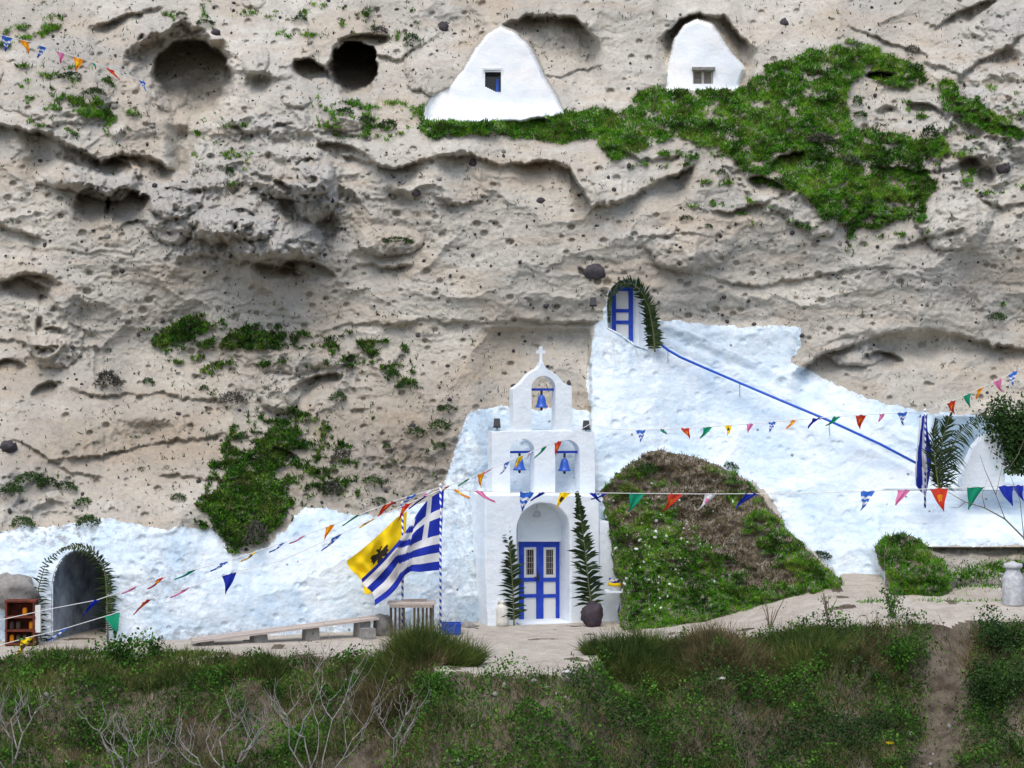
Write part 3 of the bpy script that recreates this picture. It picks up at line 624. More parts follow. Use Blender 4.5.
# ------------------------------------------------------------ openings in the rock
def tunnel(pts, vec, name, m, capm, parent=None, cap=True, curve=0.0, rings=6):
    """pts: pixels round the opening; the lining starts on the rock face and runs back along vec"""
    base = [P(u, v, Dp(u, v)-.03) for u, v in pts]; n_ = len(base); mb_ = MB(); vec = Vector(vec); c = sum(base, Vector())/n_
    for k in range(rings+1):
        t = k/rings; off = vec*t + Vector((curve*t*t, 0, 0))
        for b in base:
            y0 = b.y+(c.y-b.y)*t; mb_.v.append(Vector((b.x, y0, b.z)) + off)
    for k in range(rings):
        for i in range(n_-1): a = k*n_+i; mb_.f.append((a, a+1, a+1+n_, a+n_))
        mb_.f.append((k*n_+n_-1, k*n_, k*n_+n_, k*n_+2*n_-1))
    if cap: mb_.f.append(tuple(rings*n_+i for i in range(n_)))
    return mb_.build(name, m, parent, False, world=parent is not None)
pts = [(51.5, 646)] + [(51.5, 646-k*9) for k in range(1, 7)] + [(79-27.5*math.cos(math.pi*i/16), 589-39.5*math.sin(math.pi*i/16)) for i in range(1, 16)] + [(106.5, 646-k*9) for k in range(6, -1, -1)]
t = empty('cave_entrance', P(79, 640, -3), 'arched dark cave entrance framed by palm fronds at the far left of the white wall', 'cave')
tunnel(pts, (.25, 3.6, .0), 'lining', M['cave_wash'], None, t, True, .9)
pa = [(607, 328), (607, 314), (607, 300)] + [(627.5-20.5*math.cos(math.pi*i/14), 300-21*math.sin(math.pi*i/14)) for i in range(1, 14)] + [(648, 300), (648, 325), (648, 350), (634, 345), (620, 335)]
t = empty('cliff_door', P(624, 345, Dp(624, 345)), 'narrow blue and white door in an arched niche high on the cliff at the top of the ramp', 'door')
tunnel(pa, (-.20, .62, 0), 'niche', M['plaster'], None, t)
Dn = Dp(627, 300)+.5
def Wbox(mb_, u0, u1, v0, v1, D, th=.05):
    a, b = P(u0, v0, D), P(u1, v1, D); mb_.box(((a.x+b.x)/2, a.y, (a.z+b.z)/2), (abs(b.x-a.x), th, abs(b.z-a.z))); return mb_
d_ = MB(); Wbox(d_, 612, 616, 286, 350, Dn); Wbox(d_, 628.5, 633, 286, 352, Dn)
for a_, b_ in ((286, 291), (309, 312.5), (320.5, 324), (345, 349)): Wbox(d_, 615.8, 628.7, a_, b_, Dn, .046)
f_ = d_.build('door_frame', M['blue'], t, world=True)
for a_, b_ in ((291, 309), (312.5, 320.5), (324, 345)): Wbox(MB(), 615.9, 628.6, a_, b_, Dn+.02, .03).build('panel', M['white_paint'], f_, world=True)
bp = MB(); Wbox(bp, 600, 650, 270, 355, Dn+.11, .04); bp.build('back_wall', M['plaster'], t, world=True)

for code, cpos, wr, lab in ((7, (495, 105), (484, 501, 71, 93), 'pointed white cave house front with one small dark window, on the grassy ledge'),
                            (8, (705, 82), (691.5, 714, 69.5, 85), 'rounded white cave house front with a framed window sunk in the grass, upper right')):
    t = empty('cave_house', P(*cpos, Dp(*cpos)), lab, 'cave house', 'whitewashed cave house fronts high on the cliff')
    u0, u1, v0, v1 = wr; Dw = float(Dat([u0-3], [(v0+v1)/2])[0])
    me_parent = piece(code, 'wall', M['plaster_warm'])
    me_parent.parent = t; me_parent.data.transform(Matrix.Translation(-t.location))
    w_ = MB(); ins = .45 if code == 7 else .16
    Wbox(w_, u0-2, u0, v0-2, v1+2, Dw+ins/2+.03, ins); Wbox(w_, u1, u1+2, v0-2, v1+2, Dw+ins/2+.03, ins); Wbox(w_, u0, u1, v0-2, v0, Dw+ins/2+.03, ins); Wbox(w_, u0, u1, v1, v1+2, Dw+ins/2+.03, ins)
    win = w_.build('window', M['plaster_warm'], t, world=True)
    Wbox(MB(), u0-2, u1+2, v0-2, v1+2, Dw+ins+.06, .03).build('window_pane', M['glass'], win, world=True)
    if code == 7: Wbox(MB(), 496, 498.6, 79, 91.5, Dw+.3, .04).build('shutter', M['rail_blue'], win, world=True)
    else:
        Wbox(MB(), 692, 715, 67.5, 70.3, Dw-.05, .2).build('lintel', M['stone'], t, world=True)
        fr = MB()
        for a_, b_ in ((692, 694), (701.5, 704), (711, 713)): Wbox(fr, a_, b_, 71.5, 84, Dw+.1, .06)
        Wbox(fr, 692, 713, 70.3, 71.6, Dw+.1, .058); Wbox(fr, 692, 713, 83.9, 85, Dw+.1, .058)
        fr.build('window_frame', M['cream'], win, world=True)
        for a_ in (694, 704): Wbox(MB(), a_, a_+7.5, 71, 84, Dw+.14, .02).build('window_pane', M['wood'], win, world=True)

# ------------------------------------------------------------ flags on striped poles
def cloth(name, rows, colour, mats, parent, ns=60, nt=45):
    """rows: list over s of (u_top, v_top, u_bot, v_bot, depth, belly); colour(s, t) picks the face material"""
    R_ = np.array(rows, float); S = np.linspace(0, len(R_)-1, ns+1)
    k = np.arange(len(R_)); cols = [np.interp(S, k, R_[:, i]) for i in range(6)]
    for _ in range(2): cols = [np.concatenate([[c[0]], (c[:-2]+2*c[1:-1]+c[2:])/4, [c[-1]]]) for c in cols]
    mb_ = MB()
    for i in range(ns+1):
        s = i/ns
        for j in range(nt+1):
            t = j/nt; u = cols[0][i]*(1-t)+cols[2][i]*t; v = cols[1][i]*(1-t)+cols[3][i]*t
            fold = (.11*math.sin(s*8+t*3.2)+.05*math.sin(s*19-t*6)+.035*math.sin(s*31+t*11+1.3)+.03*math.sin(t*17-s*7))*min(1, s*3)
            mb_.v.append(P(u + 2.0*s*math.sin(t*6+s*4), v + 1.0*s*math.sin(t*9), cols[4][i] + cols[5][i]*math.sin(math.pi*t) + fold))
    for i in range(ns):
        for j in range(nt):
            a = i*(nt+1)+j; mb_.f.append((a, a+1, a+nt+2, a+nt+1))
    me = bpy.data.meshes.new(name); me.from_pydata([tuple(v) for v in mb_.v], [], mb_.f)
    o = link(name, me, mats, parent, True); 
    me.polygons.foreach_set('material_index', [colour((i+.5)/ns, (j+.5)/nt) for i in range(ns) for j in range(nt)])
    return o
def pole(name, u, vb, vt, D, lab, r=.028):
    b = P(u, vb, D); tp = P(u, vt, D); t = empty(name, (b.x, b.y, tp.z), lab, 'flag')
    t.location.z = b.z
    MB().tube([(0, 0, -.3), (0, 0, tp.z-b.z)], r, 10).build('pole', M['stripes'], t, True)
    MB().lathe((0, 0, tp.z-b.z), [(.02, 0), (.045, .03), (.045, .06), (.01, .09)], 10).build('finial', M['white_paint'], t, True)
    return t
DF = -2.7
gt = pole('flag_on_pole', 440.5, 638, 487, DF, 'large blue and white striped flag with a white cross, in front of the white wall')
def greek(s, t):
    a_ = min(1, max(0, (s-.38)/.25)); k = int(min(.999, t*(1-.5*a_)+.5*a_)*9)
    if s < .42 and t < 5/9:
        if abs(t-2.5/9) < .5/9*1.05 or abs(s-.21) < .035: return 0
        return 1
    return 1 if k % 2 == 0 else 0
cloth('flag', [(444, 490, 440, 570, DF, 0), (436, 494, 429, 571, DF-.05, -.06), (427, 500, 419, 572, DF-.1, .05), (418, 511, 410, 571, DF-.2, .16), (408, 527, 404, 575, DF-.12, -.1),
               (397, 542, 400, 581, DF-.05, .1), (386, 555, 396, 588, DF-.12, -.06), (375, 567, 389, 596, DF-.06, .05), (363, 579, 376, 605, DF-.1, 0)], greek, [M['cloth_white'], M['cloth_blue']], gt)
yt = pole('flag_on_pole', 402.5, 638, 505, DF+.5, 'yellow flag with a black double headed eagle, behind the striped flag')
EAG = [[(.50,.22),(.47,.16),(.42,.15),(.40,.20),(.44,.22),(.46,.30),(.38,.28),(.28,.22),(.22,.32),(.27,.36),(.20,.44),(.28,.47),(.24,.56),(.34,.55),(.42,.52),(.40,.62),(.34,.70),(.42,.68),(.46,.74),(.50,.84),(.54,.74),(.58,.68),(.66,.70),(.60,.62),(.58,.52),(.66,.55),(.76,.56),(.72,.47),(.80,.44),(.73,.36),(.78,.32),(.72,.22),(.62,.28),(.54,.30),(.56,.22),(.60,.20),(.58,.15),(.53,.16)]]
def pip(x, y, poly):
    r = False
    for i in range(len(poly)):
        x0, y0 = poly[i]; x1, y1 = poly[(i+1) % len(poly)]
        if (y0 > y) != (y1 > y) and x < (x1-x0)*(y-y0)/(y1-y0)+x0: r = not r
    return r
cloth('flag', [(407, 511, 404, 582, DF+.5, 0), (396, 518, 396, 584, DF+.4, .08), (384, 529, 388, 586, DF+.5, -.1), (372, 540, 380, 589, DF+.4, .1), (360, 551, 374, 593, DF+.45, -.05), (348, 561, 366, 594, DF+.42, .08)],
      lambda s, t: 1 if pip(.5+(s-.5)*1.7, .5+(t-.45)*1.7, EAG[0]) else 0, [M['cloth_yellow'], M['cloth_black']], yt, 90, 70)
p_ = P(351, 561, DF+.42)
ft = pole('flag_on_pole', 925, 496, 412, .3, 'furled blue and white flag hanging limp on a striped pole by the low white wall')
mb_ = []
def furl(s, t): return 1 if (math.sin(s*14+t*2.0) > -.1) else 0
cloth('flag', [(921, 414, 918, 488, .3, -.03), (918.5, 418, 914.5, 484, .2, -.05), (922, 416, 920, 492, .12, -.05), (925, 415, 925, 495, .2, -.05), (929, 414, 930, 480, .32, 0)], furl, [M['cloth_white'], M['cloth_blue']], ft, 30, 30)

# ------------------------------------------------------------ pennant strings
COL = dict(r='cloth_red', g='cloth_green', b='cloth_blue', s='cloth_sky', y='cloth_yellow', o='cloth_orange', p='cloth_pink', w='cloth_white')
CN = dict(r='red pennant', g='green pennant', b='dark blue pennant', s='blue and white pennant', y='yellow pennant with a dark mark', o='orange pennant', p='pink pennant', w='white pennant with a pink mark')
def string(lab, pts, pens, sc=1.0):
    """pts: (u, v, D) cord points; pens: (u, colour, size, swing)"""
    pw = [P(*p) for p in pts]; t = empty('bunting', pw[0], lab, 'bunting', 'strings of coloured pennants')
    fine = []
    for i in range(len(pw)-1):
        for k in range(6): fine.append(pw[i].lerp(pw[i+1], k/6))
    fine.append(pw[-1]); MB().tube(fine, .009, 5).build('cord', M['white_paint'], t, world=True)
    us = [p[0] for p in pts]; order = np.argsort(us)
    for (u, c, s, sw) in pens:
        v = float(np.interp(u, np.array(us)[order], np.array([p[1] for p in pts], float)[order])); Dd = float(np.interp(u, np.array(us)[order], np.array([p[2] for p in pts], float)[order]))
        i = max(1, int(np.searchsorted(np.array(us)[order], u))); a = P(*[pts[order[i-1]][q_] for q_ in range(3)]); b = P(*[pts[order[min(i, len(pts)-1)]][q_] for q_ in range(3)])
        d = (b-a).normalized() if (b-a).length > 0 else Vector((1, 0, 0)); o = P(u, v, Dd); w = .30*s*sc; h = .38*s*sc
        dn = Vector((sw+random.uniform(-.25, .25), random.uniform(-.4, .2), -1)).normalized(); N_ = 7; mb = MB(); mi = []
        ph = random.uniform(0, 6)
        for j in range(N_+1):
            tt = j/N_; ww = w*(1-tt)
            for i2 in range(N_+1):
                q_ = (i2/N_-.5)*ww; pp = o + d*q_*(1-.25*abs(sw)) + dn*h*tt + Vector((sw*.10*tt*tt, 0, 0)); pp.y += .06*math.sin(i2*1.1+ph+tt*3)*(.3+tt); pp.x += .03*math.sin(ph*2+tt*5)*tt; pp.z += .02*math.sin(ph*3+i2*1.4) ; mb.v.append(pp)
        for j in range(N_):
            for i2 in range(N_):
                aa = j*(N_+1)+i2; mb.f.append((aa, aa+1, aa+N_+2, aa+N_+1))
                mk = 0
                if c == 's' and (j in (2, 4)): mk = 1
                if c in 'yorw' and j in (2, 3) and 2 <= i2 <= 4: mk = 1
                mi.append(mk)
        m2 = {'s': M['cloth_white'], 'y': M['darkwood'], 'o': M['cloth_yellow'], 'r': M['cloth_orange'], 'w': M['cloth_pink']}.get(c, M[COL[c]])
        o2 = mb.build('pennant', [M[COL[c]], m2], t, True, world=True); o2.data.polygons.foreach_set('material_index', mi); o2['label'] = CN[c]
string('short pennant string across the rock at the upper left corner', [(-30, 26, 2.6), (0, 35, 2.6), (30, 42, 2.9), (60, 52, 3.2), (100, 65, 3.4), (145, 82, 3.7)], [(7, 's', 1, 0), (24, 'o', .9, .3), (43, 's', .8, -.3), (60, 'p', .8, .1), (78, 'o', 1, 0), (93, 'g', .5, .3), (110, 'r', .9, .5), (142, 's', .7, .2)], 1.0)
A_ = [(-30, 627, -5), (0, 620, -4.9), (50, 609, -4.7), (97, 600, -4.5), (160, 578, -4.2), (225, 562, -3.9), (300, 537, -3.5), (350, 518, -3.1), (400, 499, -2.9), (442, 487, -2.7)]
string('upper pennant string from the left edge to the top of the flagpole', A_, [(97, 'b', 1.1, -.6), (135, 'p', .6, -1), (162, 'r', .9, -.9), (193, 'g', .9, -1.2), (225, 's', .8, -1), (255, 'y', .8, -1), (283, 's', .8, -1), (303, 'p', .7, -1), (330, 'o', .9, -.4), (358, 'g', 1, -1.1), (390, 'r', 1.1, -.6), (412, 's', 1, -1), (430, 'w', 1, -1)], 1.0)
B_ = [(-30, 652, -5.6), (0, 645, -5.5), (30, 637, -5.4), (60, 630, -5.3), (113, 614, -5.1), (150, 599, -4.8), (185, 589, -4.6), (228, 574, -4.3), (280, 561, -3.9), (338, 535, -3.4), (400, 507, -3.0), (442, 489, -2.7)]
string('lower pennant string from the left edge past the cave entrance to the flagpole', B_, [(28, 'y', 1.3, -.7), (66, 's', 1.1, -1), (112, 'g', 1.3, .1), (148, 'r', 1.1, -.8), (186, 'p', .8, -1), (229, 'b', 1.2, -.1), (338, 's', 1.2, -.7), (372, 'y', .8, -1), (408, 'r', 1.2, -.7), (426, 'b', 1.2, -.9)], 1.0)
string('pennant string climbing from the flagpole top across the bell gable to the white rock', [(442, 488, -2.7), (470, 478, -2.0), (500, 465, -1.3), (535, 450, -.6), (560, 441, 0.0), (590, 424, .7)], [(448, 'r', 1, -.8), (468, 'g', .7, -1), (481, 'o', 1, -.2), (491, 'p', .6, -.8), (508, 's', 1, -.4), (520, 'y', .9, -.3), (531, 'w', .6, -.7), (545, 'g', 1, -.6), (558, 'r', 1.1, -.3)], .9)
string('long level pennant string from the flagpole across the porch to the right edge', [(442, 489, -2.7), (500, 492, -2.2), (560, 492.5, -1.6), (600, 493, -1.4), (700, 494, -1.2), (800, 493.5, -1.1), (900, 490, -1.1), (1000, 486, -1.2), (1060, 484, -1.2)],
       [(455, 'o', .8, 1.2), (478, 'p', 1, 1.2), (527, 's', 1.3, -.2), (543, 'b', .8, -1.0), (566, 'y', 1.2, -.5), (592, 'b', .7, .9), (606, 'b', .7, -1.3), (637, 'g', 1.3, -.2), (676, 'r', 1.3, -.6), (711, 'w', 1.2, -.6), (751, 'b', 1.2, -.8), (868, 's', 1.3, -.4), (904, 'p', 1.1, -.3), (939, 'r', 1.5, 0), (976, 'g', 1.5, -.1), (1006, 'b', 1.3, .1), (1018, 'b', 1, .3)], 1.0)
string('pennant string crossing the white ramp from beside the gable to the furled flag', [(590, 424, .7), (610, 429, .5), (640, 430, .3), (700, 427.5, .2), (760, 423, .2), (830, 417, .2), (880, 414, .25), (925, 411, .3)],
       [(641, 's', 1, 0), (662, 'g', .4, .3), (685, 'r', .9, .1), (708, 'g', 1, -.3), (728, 'y', .8, 0), (750, 'p', .7, 0), (772, 's', .8, -.1), (794, 'o', .8, -.5), (816, 'b', .9, -.6), (837, 'g', .9, -.9), (861, 'r', 1.1, 0), (882, 'p', .6, -.3), (902, 's', 1, 0)], .85)
string('pennant string rising from the furled flag pole to the right edge of the cliff', [(925, 411, .3), (950, 402, .3), (970, 393, .3), (1000, 379, .3), (1060, 348, .3)], [(951, 'r', 1, .1), (967, 'g', 1, .1), (980, 'o', .8, -.3), (997, 'p', 1, .2), (1013, 's', 1.1, 0)], .85)

# ------------------------------------------------------------ rail on the ramp
rp = [(655, 340), (668, 350), (680, 357), (705, 368), (740, 383), (780, 400), (830, 421), (880, 444), (916, 463)]
Dr = [Dp(u, v+14)-.12 for u, v in rp]; Dr = [min(Dr[max(0, i-1):i+2]) for i in range(len(Dr))]
rw = [P(u, v, d) for (u, v), d in zip(rp, Dr)]
t = empty('handrail', rw[-1], 'long thin blue handrail running down the white ramp from the cliff door', 'handrail')
MB().tube(rw, .034, 8).build('rail', M['rail_blue'], t, True, world=True)
for i in (1, 4, 6, 8):
    b = rw[i]; e = P(rp[i][0], rp[i][1]+16, Dp(rp[i][0], rp[i][1]+16)+.1); MB().tube([b, b+Vector((0, (e.y-b.y)*.3, -.15)), e], .016, 6).build('bracket', M['white_paint'], t, True, world=True)

# ------------------------------------------------------------ things on the terrace
def place(u, v, D): p = P(u, v, D); p.z = Gz(p.x, p.y); return p
# bench of planks along the wall
a = P(190, 645, -4.0); b = P(376, 636, -2.4); a.z = Gz(a.x, a.y); b.z = Gz(b.x, b.y); dv_ = (b-a); ang = math.atan2(dv_.y, dv_.x); Ln = dv_.xy.length
t = empty('plank_bench', a, 'long pale plank bench on stone blocks along the foot of the white wall', 'bench', rz=ang); tl_ = math.atan2(.34, Ln)
for k, yy in enumerate((-.24, -.05, .14)): MB().box((Ln/2+random.uniform(-.08, .08), yy, .28+.004*k), (Ln, .17, .05), ry=-tl_+random.uniform(-.004, .004), rx=random.uniform(-.03, .03)).build('plank', M['plank'], t)
for xx_ in (.35, Ln*.36, Ln*.64, Ln-.35):
    h_ = .09+.34*xx_/Ln; MB().box((xx_, -.02, h_/2-.02), (.34, .36, h_), rz=random.uniform(-.2, .2), taper=.92).build('stone_block', M['stone'], t)
MB().box((Ln-.35, -.46, .13), (.34, .26, .26), rz=.1, taper=.9).build('stone_block', M['stone'], t)
def rockmesh(name, sx, sy, sz, seed, m, parent=None, sub=3):
    bm = bmesh.new(); bmesh.ops.create_icosphere(bm, subdivisions=sub, radius=1)
    r_ = random.Random(seed); o1, o2, o3 = [r_.uniform(0, 50) for _ in range(3)]
    co = np.array([v.co[:] for v in bm.verts]); d = 1 + .28*pn(co[:, 0]*1.3+o1, co[:, 1]*1.3+co[:, 2]*1.7+o2, 3) + .12*pn(co[:, 0]*3+o3, co[:, 2]*3+co[:, 1]*2, 4)
    for v, k in zip(bm.verts, d): v.co = Vector((v.co.x*sx*k, v.co.y*sy*k, v.co.z*sz*k))
    me = bpy.data.meshes.new(name); bm.to_mesh(me); bm.free(); return link(name, me, m, parent, sub > 2)
def rock(u, v, D, sx, sy, sz, m, lab, name='boulder', group=None, rot=0):
    o = rockmesh(name, sx, sy, sz, int(u*7+v), m); o.location = P(u, v, D); o.rotation_euler = (0, rot, u % 3); return prop(o, lab, name.replace('_', ' '), group)
rock(383, 626, -2.35, .22, .25, .30, M['stone'], 'grey stone between the plank bench and the slatted table')
# slatted table
c = P(411.5, 638, -2.5); c.z = Gz(c.x, c.y)
t = empty('slatted_table', c, 'wooden table with dark upright slats between the two striped flagpoles', 'table')
MB().box((0, 0, .80), (1.12, .5, .05)).build('table_top', M['plank'], t); MB().box((0, -.23, .74), (1.02, .03, .07)).build('apron', M['wood'], t); MB().box((.08, .05, .86), (.55, .06, .04), rz=.1).build('board', M['wood'], t)
for xx_ in (-.47, -.37, -.27, -.17, .08, .17, .28, .37, .46): MB().box((xx_, -.21, .36), (.05, .04, .72)).build('slat', M['darkwood'], t)
for xx_, yy in ((-.5, .18), (.5, .18)): MB().box((xx_, yy, .385), (.06, .06, .77)).build('leg', M['wood'], t)
# blue crate
c = P(450, 634.5, -2.0); c.z = Gz(c.x, c.y)
t = empty('plastic_crate', c, 'bright blue plastic crate on the ground right of the slatted table', 'crate')
bx = MB(); W_, Dp_, H_ = .50, .34, .26
bx.box((0, 0, .015), (W_, Dp_, .03)); bx.box((0, -Dp_/2, H_/2+.01), (W_, .02, H_-.02)); bx.box((0, Dp_/2, H_/2+.01), (W_, .02, H_-.02)); bx.box((-W_/2, 0, H_/2+.01), (.02, Dp_-.02, H_-.02)); bx.box((W_/2, 0, H_/2+.01), (.02, Dp_-.02, H_-.02)); bx.build('body', M['bluebox'], t)
rm_ = MB(); rm_.box((0, -Dp_/2-.012, H_), (W_+.06, .03, .04)); rm_.box((0, Dp_/2+.012, H_), (W_+.06, .03, .04)); rm_.box((-W_/2-.012, 0, H_), (.03, Dp_-.01, .038)); rm_.box((W_/2+.012, 0, H_), (.03, Dp_-.01, .038)); rm_.build('rim', M['bluebox'], t)
rock(468, 628, -.6, .22, .2, .16, M['stone'], 'pale grey stone at the foot of the white rock left of the porch'); rock(478, 632, -.9, .14, .12, .09, M['lava'], 'small dark stone beside the left foot of the porch')
# cream canister
c = P(502.5, 625, -.35); c.z = Gz(c.x, c.y)
t = empty('water_canister', c, 'cream jerry can at the left foot of the chapel porch', 'canister')
MB().lathe((0, 0, 0), [(.12, 0), (.15, .02), (.155, .12), (.145, .2), (.155, .3), (.15, .46), (.12, .52), (.07, .545)], 20).build('body', M['cream'], t, True)
MB().lathe((0, 0, .54), [(.055, 0), (.06, .02), (.06, .09), (.02, .095)], 14).build('cap', M['cream'], t, True); MB().tube([(-.11, 0, .5), (-.1, 0, .6), (0, 0, .63)], .018).build('handle', M['cream'], t, True)
# dark sack that holds the right frond
c = P(593, 627, -.45); c.z = Gz(c.x, c.y); o = rockmesh('dark_sack', .28, .24, .35, 5, M['darkpot']); o.location = (c.x, c.y, c.z+.27); o.rotation_euler = (.0, .25, 0)
prop(o, 'dark lumpy sack at the foot of the tall palm frond right of the door', 'sack')
# planter on its ledge
c = P(616.5, 590, .05)
t = empty('flower_pot', c, 'blue and white pot holding flowers on the ledge right of the porch', 'flower pot')
MB().lathe((0, 0, .0), [(.10, -.02), (.15, .03), (.17, .10), (.20, .12)], 16).build('bowl', M['white_paint'], t, True)
MB().lathe((0, 0, .11), [(.205, 0), (.215, .02), (.215, .06), (.20, .075)], 16).build('rim', M['cloth_yellow'], t, True)
fl_ = MB(); fw = MB()
for k in range(22):
    an = random.uniform(0, 6.28); r_ = random.uniform(0, .19); (fl_ if k % 2 else fw).lathe((r_*math.cos(an), r_*math.sin(an), .17+random.uniform(0, .10)), [(.005, -.03), (.035, -.01), (.04, .01), (.005, .04)], 6)
fl_.build('blue_flowers', M['cloth_blue'], t); fw.build('white_flowers', M['cloth_white'], t)
MB().box((.02, 0, -.03), (.62, .4, .05)).build('slab', M['plaster'], t)
# cupboard at the far left
c = P(22, 650, -4.1); c.z = Gz(c.x, c.y)
t = empty('wooden_cupboard', c, 'rusty red open shelf cupboard at the left edge beside the cave', 'cupboard')
MB().box((0, .18, .5), (.62, .03, .98)).build('back_panel', M['redwood'], t)
for xx_ in (-.32, .31): MB().box((xx_, 0, .5), (.04, .38, 1.0)).build('side_panel', M['redwood'], t)
for z_ in (.04, .35, .66, 1.02): MB().box((0, -.005, z_), (.70, .385, .04)).build('shelf', M['redwood'], t)
MB().box((.40, -.12, .62), (.12, .1, .62)).build('white_board', M['white_paint'], t)
for k in range(7): 
    MB().lathe((-.22+.15*(k % 4), -.05, .06+.31*(k//3)), [(.05, 0), (.06, .02), (.055, .16), (.03, .19)], 10).build('jar', M['cloth_orange'] if k % 3 == 0 else M['darkwood'], t, True)
rock(12, 592, -3.45, .60, .4, .42, M['stone'], 'large grey brown boulder above the rusty cupboard at the left edge')
# churn on the right path
c = P(1013, 613, -2.6); zz = Gz(c.x, c.y); c.z = zz
t = empty('milk_churn', c, 'battered white metal churn standing on the path at the right edge', 'churn')
MB().lathe((0, 0, 0), [(.24, 0), (.25, .03), (.25, .62), (.24, .68), (.17, .80), (.16, .9)], 22).build('body', M['pail'], t, True)
MB().lathe((0, 0, .88), [(.20, 0), (.22, .03), (.22, .1), (.08, .13), (.03, .16)], 18).build('lid', M['pail'], t, True)
for s_ in (-1, 1): MB().tube([(s_*.2, 0, .72), (s_*.32, 0, .76), (s_*.31, 0, .62), (s_*.25, 0, .58)], .018).build('handle', M['pail'], t, True)
# two little floodlights
for u, v, D_, lab in ((497, 423, None, 'small dark floodlight on the white rock left of the bell gable'), (586, 425, None, 'small dark floodlight on the white rock right of the bell gable'), (593, 302, None, 'small dark lamp on the cliff left of the blue cliff door')):
    D_ = Dp(u, v)-.22; c = P(u, v, D_); t = empty('floodlight', c, lab, 'floodlight', 'floodlights fixed to the rock')
    MB().box((0, -.05, 0), (.19, .12, .22), rx=-.4, taper=.8).build('housing', M['dark'], t); MB().tube([(0, 0, -.05), (0, .12, -.14), (0, .34, -.16)], .018).build('bracket', M['dark'], t, True)
# dark lava boulders stuck in the cliff
for u, v, sx, sz, lab in ((594, 272, .28, .23, 'largest black boulder stuck in the cliff beside the blue cliff door'), (784, 23, .12, .13, 'dark round stone in the cliff right of the rounded cave house'),
      (216, 33, .13, .12, 'round grey stone above the big round cave'), (514, 386, .09, .06, 'little dark stone on the left shoulder of the gable'), (569, 383, .05, .07, 'little dark stone on the right shoulder of the gable'), 
      (541, 201, .11, .1, 'black stone in the bare cliff below the grassy ledge'), (443, 27, .16, .18, 'blue grey stone above left of the pointed cave house'), (473, 163, .1, .12, 'black stone under the overhang below the pointed cave house'),
      (1003, 168, .2, .16, 'dark blue stone in the rough cliff near the right edge'), (416, 193, .12, .1, 'dark stone in the bare cliff above the centre left'), (8, 447, .3, .17, 'dark slate coloured rock at the left edge above the white wall'),
      (300, 272, .14, .09, 'pale jutting stone under the rough outcrop')):
    rock(u, v, Dp(u, v)-.02 if not (505 < u < 575 and v > 380 and v < 390) else .85, sx, min(sx, .2), sz, M['lava'] if 'pale' not in lab else M['stone'], lab, 'cliff_stone', 'stones embedded in the cliff')
# white arched gate block at the right
c = P(972, 486, Dp(985, 470)); zb = c.z
gp = [(962, 490), (962, 478), (968, 462), (975, 446), (984, 436), (994, 433), (1000, 434), (1004, 450), (1005, 490)]
Dg = .9; pr = [(P(u, v, Dg).x, P(u, v, Dg).z) for u, v in gp]
prop(MB().prism([pr], 50+Dg+CAM.y, 50+Dg+CAM.y+.5).build('wall_end', M['plaster'], None), 'low rounded white wall end beside the leaning palm frond at the right', 'wall')
# ------------------------------------------------------------ foliage
def leaf_mat(name, stops, transl=.25, nsc=1.2):
    m = mat(name, (.05, .12, .02), .7, spec=.2); g = NG(m); p = g.geo()
    f = g.math('ADD', g.math('MULTIPLY', g.attr('rnd'), .4), g.math('MULTIPLY', g.ramp(g.noise(p, nsc, 5, .65), [(.3, 0.0), (.7, 1.0)]), .62)); c = g.ramp(f, stops); g.l(c, g.b.inputs['Base Color'])
    t = m.node_tree; tr = t.nodes.new('ShaderNodeBsdfTranslucent'); t.links.new(c, tr.inputs[0]); mx = t.nodes.new('ShaderNodeMixShader'); mx.inputs[0].default_value = transl
    t.links.new(g.b.outputs[0], mx.inputs[1]); t.links.new(tr.outputs[0], mx.inputs[2]); t.links.new(mx.outputs[0], t.nodes['Material Output'].inputs[0]); return m
M['grass'] = leaf_mat('bright_grass', [(.25, (.02, .075, .008)), (.42, (.06, .23, .010)), (.62, (.15, .42, .015)), (.82, (.30, .46, .04))])
M['herb'] = leaf_mat('herb_leaves', [(.2, (.018, .05, .008)), (.5, (.045, .13, .012)), (.75, (.10, .25, .025)), (.95, (.20, .38, .06))])
M['dry'] = leaf_mat('dry_grass', [(.2, (.06, .055, .022)), (.45, (.14, .115, .05)), (.7, (.25, .195, .10)), (.95, (.42, .34, .21))])
M['brushy'] = leaf_mat('olive_grass', [(.2, (.03, .055, .012)), (.5, (.08, .125, .025)), (.75, (.17, .20, .045)), (.95, (.32, .28, .12))])
M['cushion'] = leaf_mat('cushion_shrub_leaves', [(.2, (.012, .035, .008)), (.55, (.03, .075, .014)), (.9, (.07, .14, .03))], .15)
M['cushion_dry'] = leaf_mat('dry_shrub_twigs', [(.2, (.035, .035, .03)), (.55, (.09, .085, .07)), (.9, (.17, .15, .12))], .1)
M['palm'] = leaf_mat('palm_leaflets', [(.2, (.010, .022, .008)), (.55, (.028, .052, .016)), (.9, (.075, .105, .035))], .15)
M['rachis'] = mat('palm_rib', (.12, .13, .05), .6); M['twig'] = noisy('pale_bark', (.40, .375, .35), (.17, .155, .14), 9); M['twig_brown'] = noisy('brown_twig', (.22, .17, .12), (.13, .10, .08), 12)
def unit(a): return a/np.maximum(np.linalg.norm(a, axis=1, keepdims=True), 1e-9)
